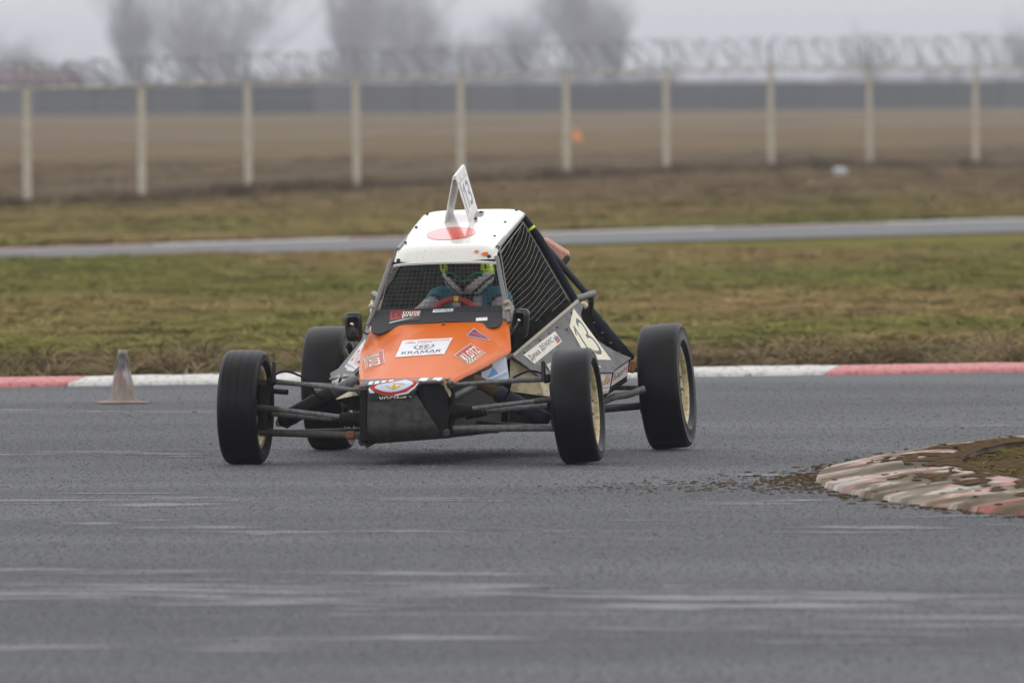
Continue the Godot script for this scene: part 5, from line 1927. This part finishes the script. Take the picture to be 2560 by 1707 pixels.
func buggy_print(B: Node3D) -> void:
	var hood := B.get_node("hood")
	sticker("sticker", v2([[-0.134, -0.519], [0.122, -0.544], [0.130, -0.271], [-0.117, -0.235]]), on_hood, kramar_print(), hood, 12, 10).set_meta("label", "white rectangular sticker with a wreath and dark lettering")
	var kz := klotz_print()
	sticker("sticker", v2([[0.176, -0.288], [0.217, -0.537], [0.303, -0.494], [0.265, -0.234]]), on_hood, kz, hood, 12, 10)
	sticker("sticker", v2([[-0.228, -0.483], [-0.161, -0.177], [-0.268, -0.205], [-0.338, -0.520]]), on_hood, kz, hood, 12, 10)
	# small blue triangle
	var st := new_st()
	var tp := [Vector2(0.194, -0.735), Vector2(0.180, -0.609), Vector2(0.296, -0.690)]
	var n := 8
	for i in n:
		for j in n - i:
			var bary := func(a: int, b: int) -> Array:
				var u := float(a) / n
				var w := float(b) / n
				return [tp[0] * (1.0 - u - w) + tp[1] * u + tp[2] * w, Vector2(0.5, 0.0) * (1.0 - u - w) + Vector2(0, 1) * u + Vector2(1, 1) * w]
			var tris := [[i, j], [i + 1, j], [i, j + 1]]
			if j < n - i - 1: tris.append_array([[i + 1, j], [i + 1, j + 1], [i, j + 1]])
			for q in tris:
				var e: Array = bary.call(q[0], q[1])
				st.set_smooth_group(0)
				st.set_uv(e[1])
				st.add_vertex(on_hood(e[0]))
	obj("sticker", st, print_mat(triangle_print()), hood)
	# number and name on the sloping side panels; across: front to rear, then inner to outer
	var num := number_print(Color(0.88, 0.86, 0.76), Color(0.24, 0.24, 0.27))
	var nam := name_print()
	var decks := []
	for ch in B.get_children():
		if ch.name.begins_with("side_deck"): decks.append(ch)
	for k in 2:
		var s: float = -1.0 if k == 0 else 1.0
		var off := Vector3(s * 0.66, 0.72, 0.2).normalized() * 0.0045
		var lay := func(cs: Array) -> Callable:
			return func(p: Vector2) -> Vector3:
				var a: Vector3 = cs[0].lerp(cs[1], p.x)
				var b: Vector3 = cs[3].lerp(cs[2], p.x)
				var q := a.lerp(b, p.y)
				return Vector3(q.x * s, q.y, q.z) + off
		var unit := v2([[0, 0], [1, 0], [1, 1], [0, 1]]) if s > 0 else v2([[1, 0], [0, 0], [0, 1], [1, 1]])
		if s > 0:
			sticker("sticker", unit, lay.call([Vector3(0.560, 0.520, -1.44), Vector3(0.600, 0.540, -1.52), Vector3(0.700, 0.448, -1.62), Vector3(0.640, 0.440, -1.46)]), side_print(1), decks[k], 4, 4)
			sticker("number_sticker", unit, lay.call([Vector3(0.540, 0.660, -1.575), Vector3(0.535, 0.752, -1.722), Vector3(0.728, 0.482, -1.752), Vector3(0.640, 0.490, -1.545)]), num, decks[k], 6, 6)
			sticker("name_sticker", unit, lay.call([Vector3(0.404, 0.526, -0.991), Vector3(0.492, 0.640, -1.418), Vector3(0.529, 0.586, -1.421), Vector3(0.453, 0.479, -1.034)]), nam, decks[k], 6, 6)
			sticker("sticker", unit, lay.call([Vector3(0.50, 0.475, -1.12), Vector3(0.545, 0.500, -1.26), Vector3(0.585, 0.452, -1.29), Vector3(0.52, 0.437, -1.13)]), side_print(0), decks[k], 4, 4)
			sticker("sticker", unit, lay.call([Vector3(0.690, 0.520, -1.78), Vector3(0.735, 0.505, -1.85), Vector3(0.765, 0.472, -1.86), Vector3(0.735, 0.468, -1.77)]), side_print(1), decks[k], 4, 4)
		else:
			# torn white decals along the narrow panel
			sticker("sticker", unit, lay.call([Vector3(0.415, 0.508, -1.02), Vector3(0.535, 0.600, -1.58), Vector3(0.655, 0.440, -1.56), Vector3(0.500, 0.440, -1.08)]), side_print(0), decks[k], 8, 6)
		off = Vector3(s * 0.005, 0.0, 0.002)
		var sides := []
		for ch in B.get_children():
			if ch.name.begins_with("pod_side"): sides.append(ch)
		sticker("sticker", unit, lay.call([Vector3(0.632, 0.420, -1.40), Vector3(0.742, 0.420 if s > 0 else 0.388, -1.700), Vector3(0.727, 0.325 if s > 0 else 0.30, -1.690), Vector3(0.668, 0.308, -1.40)]), side_print(0), sides[k * 2], 4, 4)
		if s > 0: sticker("sticker", unit, lay.call([Vector3(0.748, 0.424, -1.724), Vector3(0.788, 0.472, -1.935), Vector3(0.779, 0.395, -1.935), Vector3(0.731, 0.345, -1.72)]), side_print(1), sides[k * 2 + 1], 4, 4)
	var bp := B.get_node("body_panel")
	sticker("sticker", v2([[0, 0], [1, 0], [1, 1], [0, 1]]), func(p: Vector2) -> Vector3:
		var a := Vector3(0.264, 0.474, -0.50).lerp(Vector3(0.376, 0.524, -0.655), p.x)
		var b := Vector3(0.264, 0.398, -0.50).lerp(Vector3(0.390, 0.408, -0.655), p.x)
		return a.lerp(b, p.y) + Vector3(0.003, 0, 0.0035), panel_print(), bp, 3, 3)

# ==================================================================== the driver
# bones as tapered capsules, blended and meshed as one skin
func skin(st: SurfaceTool, bones: Array, cell: float, k: float, color_at: Callable, clip := AABB()) -> void:
	var lo := Vector3.ONE * 1e9
	var hi := Vector3.ONE * -1e9
	for b in bones:
		var m: float = max(b[2], b[3]) + 3.0 * cell
		lo = lo.min((b[0] as Vector3).min(b[1]) - Vector3.ONE * m)
		hi = hi.max((b[0] as Vector3).max(b[1]) + Vector3.ONE * m)
	var n := Vector3i(((hi - lo) / cell).ceil()) + Vector3i.ONE
	var field := PackedFloat32Array()
	field.resize(n.x * n.y * n.z)
	for b in bones:
		var a: Vector3 = b[0]
		var e: Vector3 = b[1]
		var m: float = max(b[2], b[3]) + 0.06
		var i0 := Vector3i(((a.min(e) - Vector3.ONE * m - lo) / cell).floor()).clamp(Vector3i.ZERO, n - Vector3i.ONE)
		var i1 := Vector3i(((a.max(e) + Vector3.ONE * m - lo) / cell).ceil()).clamp(Vector3i.ZERO, n - Vector3i.ONE)
		var d := e - a
		var dd := maxf(d.length_squared(), 1e-9)
		for z in range(i0.z, i1.z + 1):
			for y in range(i0.y, i1.y + 1):
				for x in range(i0.x, i1.x + 1):
					var p := lo + Vector3(x, y, z) * cell
					var t := clampf((p - a).dot(d) / dd, 0, 1)
					var dist := (p - a - d * t).length() - lerpf(b[2], b[3], t)
					if dist < 0.06:
						field[(z * n.y + y) * n.x + x] += exp(-k * dist)
	# inside where the sum is above one
	var vid := {}
	var verts := PackedVector3Array()
	var off := [Vector3i(0, 0, 0), Vector3i(1, 0, 0), Vector3i(0, 1, 0), Vector3i(1, 1, 0), Vector3i(0, 0, 1), Vector3i(1, 0, 1), Vector3i(0, 1, 1), Vector3i(1, 1, 1)]
	var edges := [[0, 1], [2, 3], [4, 5], [6, 7], [0, 2], [1, 3], [4, 6], [5, 7], [0, 4], [1, 5], [2, 6], [3, 7]]
	for z in n.z - 1:
		for y in n.y - 1:
			for x in n.x - 1:
				var base := (z * n.y + y) * n.x + x
				var f := [field[base], field[base + 1], field[base + n.x], field[base + n.x + 1], field[base + n.x * n.y], field[base + n.x * n.y + 1], field[base + n.x * n.y + n.x], field[base + n.x * n.y + n.x + 1]]
				var cnt := 0
				for q in f:
					if q > 1.0: cnt += 1
				if cnt == 0 or cnt == 8: continue
				var c := Vector3.ZERO
				var m := 0
				for e in edges:
					var fa: float = f[e[0]]
					var fb: float = f[e[1]]
					if (fa > 1.0) != (fb > 1.0):
						var la := log(maxf(fa, 1e-6))
						var lb := log(maxf(fb, 1e-6))
						c += Vector3(off[e[0]]).lerp(Vector3(off[e[1]]), la / (la - lb))
						m += 1
				vid[base] = verts.size()
				verts.append(lo + (Vector3(x, y, z) + c / m) * cell)
	var emit := func(a: int, b: int, c: int, d: int, flip: bool) -> void:
		var q := [a, b, c, a, c, d]
		if flip: q = [a, c, b, a, d, c]
		for i in q:
			st.set_smooth_group(0)
			st.set_color(color_at.call(verts[i]))
			st.add_vertex(verts[i])
	for z in range(1, n.z - 1):
		for y in range(1, n.y - 1):
			for x in range(1, n.x - 1):
				var base := (z * n.y + y) * n.x + x
				var s := field[base] > 1.0
				if s != (field[base + 1] > 1.0):
					emit.call(vid[base], vid[base - n.x], vid[base - n.x - n.x * n.y], vid[base - n.x * n.y], not s)
				if s != (field[base + n.x] > 1.0):
					emit.call(vid[base], vid[base - n.x * n.y], vid[base - 1 - n.x * n.y], vid[base - 1], not s)
				if s != (field[base + n.x * n.y] > 1.0):
					emit.call(vid[base], vid[base - 1], vid[base - 1 - n.x], vid[base - n.x], not s)

func build_driver() -> void:
	var V := func(x: float, y: float, z: float) -> Vector3: return Vector3(x, y, z)
	var bones := [
		[Vector3(-0.04, 0.30, -1.52), Vector3(0.12, 0.30, -1.52), 0.115, 0.115],
		[Vector3(0.04, 0.32, -1.52), Vector3(0.04, 0.52, -1.53), 0.13, 0.125],
		[Vector3(0.04, 0.52, -1.53), Vector3(0.04, 0.70, -1.49), 0.13, 0.125],
		[Vector3(-0.06, 0.70, -1.49), Vector3(0.14, 0.70, -1.49), 0.115, 0.115],
		[Vector3(-0.10, 0.805, -1.46), Vector3(0.18, 0.805, -1.46), 0.066, 0.066],
		[Vector3(0.042, 0.80, -1.45), Vector3(0.043, 0.88, -1.41), 0.058, 0.054],
		[Vector3(0.043, 0.92, -1.405), Vector3(0.043, 0.985, -1.40), 0.072, 0.085],
		[Vector3(0.043, 0.905, -1.36), Vector3(0.043, 0.955, -1.345), 0.036, 0.045],
		[Vector3(0.043, 0.935, -1.315), Vector3(0.043, 0.945, -1.302), 0.014, 0.012]]
	for s in [-1, 1]:
		var sh := Vector3(0.04 + s * 0.160, 0.800, -1.45)
		var el := Vector3(0.04 + s * 0.240, 0.705, -1.255)
		var wr := Vector3(0.03 + s * 0.150, 0.700, -1.095)
		bones.append([sh, el, 0.062, 0.048])
		bones.append([el, wr, 0.047, 0.033])
		bones.append([Vector3(0.04 + s * 0.09, 0.30, -1.46), Vector3(0.04 + s * 0.13, 0.40, -1.02), 0.088, 0.062])
		bones.append([Vector3(0.04 + s * 0.13, 0.40, -1.02), Vector3(0.04 + s * 0.11, 0.22, -0.66), 0.060, 0.042])
		bones.append([Vector3(0.04 + s * 0.11, 0.20, -0.66), Vector3(0.04 + s * 0.11, 0.27, -0.52), 0.045, 0.035])
	var teal := Color(0.010, 0.115, 0.16)
	var white := Color(0.33, 0.315, 0.30)
	var black := Color(0.012, 0.012, 0.014)
	var skin_c := Color(0.42, 0.24, 0.16)
	var col := func(p: Vector3) -> Color:
		var dx := p.x - 0.04
		if p.y > 0.875 and absf(dx) < 0.085 and p.z > -1.50: return skin_c
		if p.y > 0.83 and absf(dx) < 0.08: return black
		if absf(dx) > 0.075 and p.y > 0.55:
			# sleeves: teal to below the shoulder, white forearm with a dark seam
			if p.z < -1.375: return teal
			if p.z < -1.36: return black
			if p.z > -1.135: return black
			return white
		if p.y > 0.42:
			return black if absf(dx) < 0.035 or absf(absf(dx) - 0.11) < 0.012 else white
		return teal if p.z < -1.2 else (black if p.z > -0.72 else white)
	var st := new_st()
	skin(st, bones, 0.014, 60.0, col)
	# gloved hands: palm, four curled fingers and a thumb round the wheel rim
	for s in [-1, 1]:
		var hb := []
		var wr := Vector3(0.03 + s * 0.150, 0.700, -1.095)
		var c := Vector3(0.028, 0.688, -1.075)
		var grip_a := deg_to_rad(12.0) if s > 0 else deg_to_rad(168.0)
		var tilt := Basis(Vector3.RIGHT, deg_to_rad(-18))
		var radial := tilt * Vector3(cos(grip_a), sin(grip_a), 0)
		var tang = tilt * Vector3(-sin(grip_a), cos(grip_a), 0) * s
		var nrm := tilt * Vector3(0, 0, 1)
		var g := c + radial * 0.132
		var palm := g + radial * 0.024 - nrm * 0.012
		hb.append([wr, palm - nrm * 0.018 - tang * 0.018, 0.031, 0.026])
		hb.append([palm - tang * 0.032, palm + tang * 0.032, 0.020, 0.019])
		for f in 4:
			var o = tang * (f - 1.5) * 0.0205
			var len_f: float = [0.92, 1.02, 1.0, 0.84][f]
			var k0 = g + o + radial * 0.026 * len_f + nrm * 0.006
			var k1 = g + o + radial * 0.010 + nrm * 0.031 * len_f
			var k2 = g + o - radial * 0.020 * len_f + nrm * 0.020
			var k3 = g + o - radial * 0.026 * len_f - nrm * 0.002
			hb.append([k0, k1, 0.0098, 0.0094])
			hb.append([k1, k2, 0.0094, 0.0088])
			hb.append([k2, k3, 0.0088, 0.0080])
		var t0 = palm - tang * 0.03 + radial * 0.002
		var t1 = g + tang * 0.010 - radial * 0.018 - nrm * 0.018
		hb.append([t0, t0.lerp(t1, 0.5) - nrm * 0.010, 0.012, 0.011])
		hb.append([t0.lerp(t1, 0.5) - nrm * 0.010, t1 + tang * 0.016, 0.011, 0.009])
		skin(st, hb, 0.005, 260.0, func(_p: Vector3) -> Color: return Color(0.02, 0.03, 0.06))
	var sm := StandardMaterial3D.new()
	sm.vertex_color_use_as_albedo = true
	sm.roughness = 0.8
	st.generate_normals()
	var me := MeshInstance3D.new()
	me.mesh = st.commit()
	me.material_override = sm
	me.name = "person"
	add_child(me)
	me.position = Vector3(-0.522, 0, -0.326)
	me.rotation.y = deg_to_rad(-10.5)
	tag(me, "driver in white and teal race suit and helmet gripping the red wheel", "person")
	# full-face helmet
	var hc := Vector3(0.047, 0.948, -1.385)
	var shape := func(th: float, ph: float, grow: float) -> Vector3:
		# th from the crown down, ph round from the front
		var d := Vector3(sin(th) * sin(ph), cos(th), sin(th) * cos(ph))
		var p := Vector3(d.x * 0.136, d.y * (0.142 if d.y > 0 else 0.128), d.z * 0.160)
		var front := clampf(d.z, 0, 1)
		var low := clampf((-d.y - 0.05) * 1.6, 0, 1)
		p.z += 0.055 * front * low
		p.x *= 1.0 - 0.34 * low * front
		return p * grow
	var hole := func(p: Vector3) -> bool:
		return p.z > 0.06 and absf(p.x) < 0.092 and p.y < 0.048 + 0.01 * cos(p.x * 20.0) and p.y > -0.034 + absf(p.x) * 0.16
	var paint_at := func(p: Vector3) -> Color:
		var lime := Color(0.52, 0.72, 0.03)
		var wht := Color(0.48, 0.465, 0.44)
		if p.z < -0.02: return wht if p.y < 0.05 else lime
		var edge := absf(p.x) - (p.y + 0.128) * 1.02
		if p.y > 0.06: return black if absf(p.x) < 0.05 else lime
		if p.y > 0.0 and absf(p.x) > 0.088: return lime
		if edge < -0.034: return black
		if edge < 0.012: return wht
		if edge < 0.028: return black
		if edge < 0.045: return wht
		return teal if p.y < 0.0 else wht
	for layer in [[1.0, true], [0.93, false]]:
		st = new_st()
		var N := 64
		var Mr := 44
		for j in Mr:
			for i in N:
				var q := []
				for e in [[i, j], [i + 1, j], [i + 1, j + 1], [i, j + 1]]:
					q.append(shape.call(lerpf(0.001, 2.62, e[1] / float(Mr)), TAU * e[0] / N, layer[0]))
				var mid: Vector3 = (q[0] + q[1] + q[2] + q[3]) / 4.0
				if hole.call(mid): continue
				for k in [0, 1, 2, 0, 2, 3]:
					st.set_smooth_group(0)
					st.set_color(paint_at.call(q[k]) if layer[1] else black)
					st.add_vertex(hc + q[k])
		var hm := StandardMaterial3D.new()
		hm.vertex_color_use_as_albedo = true
		hm.roughness = 0.25 if layer[1] else 0.9
		obj("helmet" if layer[1] else "helmet_lining", st, hm, me)
	# goggles: dark lens in a green frame, held by a strap
	var at := func(u: float, v: float, o: float) -> Vector3:
		var x := lerpf(-0.096, 0.096, u)
		var y := lerpf(0.050, -0.030 - 0.012 * cos((u - 0.5) * TAU * 1.5) + 0.05 * absf(u - 0.5), v)
		return hc + Vector3(x, y, 0.142 - 2.6 * x * x + o)
	st = new_st()
	for j in 6:
		for i in 20:
			quad(st, at.call(i / 20.0, j / 6.0, 0), at.call((i + 1) / 20.0, j / 6.0, 0), at.call((i + 1) / 20.0, (j + 1) / 6.0, 0), at.call(i / 20.0, (j + 1) / 6.0, 0), 0)
	obj("goggle_lens", st, paint(lin(0.012, 0.012, 0.014), 0.12), me)
	st = new_st()
	for e in [1.0]:
		var pts := []
		for i in 25: pts.append(at.call(i / 24.0, e, 0.002))
		tube(st, pts, 0.0065, 8)
	for e in [0.0, 1.0]:
		tube(st, [at.call(e, 0, 0.002), at.call(e, 1, 0.002)], 0.0065, 8)
	obj("goggle_frame", st, paint(lin(0.01, 0.30, 0.10), 0.4), me)
	# lime side plates of the peak with small dark figures
	for s in [-1, 1]:
		st = new_st()
		bevel_box(st, Transform3D(Basis(Vector3.UP, s * 0.55) * Basis(Vector3.BACK, -s * 0.1), hc + Vector3(s * 0.108, 0.034, 0.112)), Vector3(0.052, 0.054, 0.014), 0.006)
		obj("side_plate", st, M.lime, me)
		st = new_st()
		bevel_box(st, Transform3D(Basis(Vector3.UP, s * 0.55) * Basis(Vector3.BACK, 0.3), hc + Vector3(s * 0.1125, 0.032, 0.119)), Vector3(0.010, 0.024, 0.003), 0.001)
		obj("plate_mark", st, M.dark, me)
	# helmet peak
	st = new_st()
	for i in 16:
		var a := lerpf(-0.95, 0.95, i / 16.0)
		var b := lerpf(-0.95, 0.95, (i + 1) / 16.0)
		quad(st, hc + Vector3(sin(a) * 0.125, 0.075, cos(a) * 0.145), hc + Vector3(sin(b) * 0.125, 0.075, cos(b) * 0.145), hc + Vector3(sin(b) * 0.115, 0.082, cos(b) * 0.205), hc + Vector3(sin(a) * 0.115, 0.082, cos(a) * 0.205), 0)
	obj("peak", st, M.dark, me)
	# red and dark shoulder belts
	for s in [-1, 1]:
		panel("harness_belt", [Vector3(0.04 + s * 0.06, 0.862, -1.41), Vector3(0.04 + s * 0.115, 0.855, -1.41), Vector3(0.04 + s * 0.085, 0.60, -1.352), Vector3(0.04 + s * 0.03, 0.60, -1.352)], M.dark, me, 0.004)

# ==================================================================== small things
func build_small_things() -> void:
	# dirty traffic cone
	var cone := thing("traffic_cone", "small battered traffic cone caked in grey dirt on the asphalt", "cone", Vector3(-2.372, 0, -12.474), 0.15)
	var st := new_st()
	var prof := [[0.014, 0.096], [0.030, 0.084], [0.06, 0.077], [0.10, 0.069], [0.14, 0.061], [0.18, 0.053], [0.22, 0.045], [0.26, 0.037], [0.295, 0.030], [0.315, 0.0265], [0.326, 0.024], [0.326, 0.016], [0.27, 0.02]]
	var cm := StandardMaterial3D.new()
	cm.vertex_color_use_as_albedo = true
	cm.roughness = 0.85
	var shade := func(p: Vector3) -> Color:
		var a := atan2(p.z, p.x)
		var n := noise.get_noise_3d(p.x * 40.0, p.y * 26.0, p.z * 40.0)
		var n2 := noise.get_noise_3d(p.x * 90.0 + 7.0, p.y * 60.0, p.z * 90.0)
		var dirt := Color(0.235, 0.200, 0.175) * (1.0 + 0.6 * n2)
		var c := dirt
		if p.y > 0.30: c = Color(0.34, 0.27, 0.24) * (1.0 + 0.4 * n)
		elif p.y > 0.215: c = Color(0.05, 0.05, 0.055).lerp(Color(0.28, 0.25, 0.24), clampf(n * 1.6 + 0.5 - cos(a - 1.9) * 0.5, 0, 1))
		elif p.y > 0.125:
			c = Color(0.34, 0.11, 0.08) if cos(a - 2.0) + n > 0.75 else Color(0.46, 0.48, 0.50)
			c = c.lerp(dirt, clampf(0.55 + n * 1.4, 0, 1))
		elif p.y < 0.03: c = dirt.lerp(Color(0.34, 0.09, 0.06), clampf(n * 1.6, 0, 0.5))
		return c
	var n := 40
	for k in n:
		for i in prof.size() - 1:
			var q := []
			for e in [[k, i], [k + 1, i], [k + 1, i + 1], [k, i + 1]]:
				var a = TAU * e[0] / n
				q.append(Vector3(cos(a) * prof[e[1]][1], prof[e[1]][0], sin(a) * prof[e[1]][1]))
			for z in [0, 3, 2, 0, 2, 1]:
				st.set_smooth_group(0)
				st.set_color(shade.call(q[z]))
				st.add_vertex(q[z])
	obj("cone_body", st, cm, cone)
	st = new_st()
	# square foot with drooping corners
	var m := 14
	var foot := func(i: int, j: int) -> Vector3:
		var x := lerpf(-0.150, 0.150, i / float(m))
		var z := lerpf(-0.150, 0.150, j / float(m))
		var e: float = maxf(absf(x), absf(z)) / 0.150
		return Vector3(x, 0.003 + 0.026 * clampf(1.25 - e * 1.12, 0, 1), z)
	for j in m:
		for i in m:
			var q := [foot.call(i, j), foot.call(i + 1, j), foot.call(i + 1, j + 1), foot.call(i, j + 1)]
			for z in [0, 1, 2, 0, 2, 3]:
				st.set_smooth_group(0)
				st.set_color(shade.call(q[z]))
				st.add_vertex(q[z])
	obj("base", st, cm, cone)
	# stone on the track
	var stone := put_mesh("stone", clod_mesh(12), paint(lin(0.30, 0.22, 0.13), 0.9, M.dust, 4.0))
	stone.position = Vector3(-1.873, 0.009, -10.12)
	stone.scale = Vector3(0.016, 0.015, 0.014)
	tag(stone, "single tan pebble lying on the asphalt near the cone", "stone")
	# crumpled white bag in the grass
	st = new_st()
	var nz := FastNoiseLite.new()
	nz.seed = 5
	nz.frequency = 2.2
	var bag := func(i: int, j: int) -> Vector3:
		var th := PI * j / 12.0
		var ph := TAU * (i % 18) / 18.0
		var d := Vector3(sin(th) * cos(ph), cos(th), sin(th) * sin(ph))
		var r := 1.0 + 0.45 * nz.get_noise_3dv(d * 1.4) + 0.2 * nz.get_noise_3dv(d * 4.0)
		return Vector3(d.x * 0.15 * r, maxf(d.y * 0.085 * r + 0.065, 0.0), d.z * 0.12 * r)
	for j in 12:
		for i in 18:
			quad(st, bag.call(i, j), bag.call(i + 1, j), bag.call(i + 1, j + 1), bag.call(i, j + 1))
	var bg: MeshInstance3D = obj("plastic_bag", st, paint(lin(0.52, 0.54, 0.56), 0.5))
	bg.position = Vector3(6.98, 0.05, -193.0)
	tag(bg, "crumpled white plastic bag lying in the grass before the fence", "bag")
	# orange marker out in the field
	var mk := thing("field_marker", "small orange marker standing beside the pale path in the field", "marker", Vector3(2.47, 0, -385.0), 0.4)
	st = new_st()
	lathe(st, [Vector2(0.03, 0.20), Vector2(0.06, 0.17), Vector2(0.40, 0.05), Vector2(0.46, 0.04), Vector2(0.46, 0.0)], 20, Vector3.ZERO, along(Vector3.UP))
	obj("marker_body", st, paint(lin(0.78, 0.24, 0.03), 0.6), mk)
	block("base", Vector3(0, 0.015, 0), Vector3(0.44, 0.04, 0.44), paint(lin(0.55, 0.17, 0.03), 0.6), mk, Vector3.ZERO, 0.01)
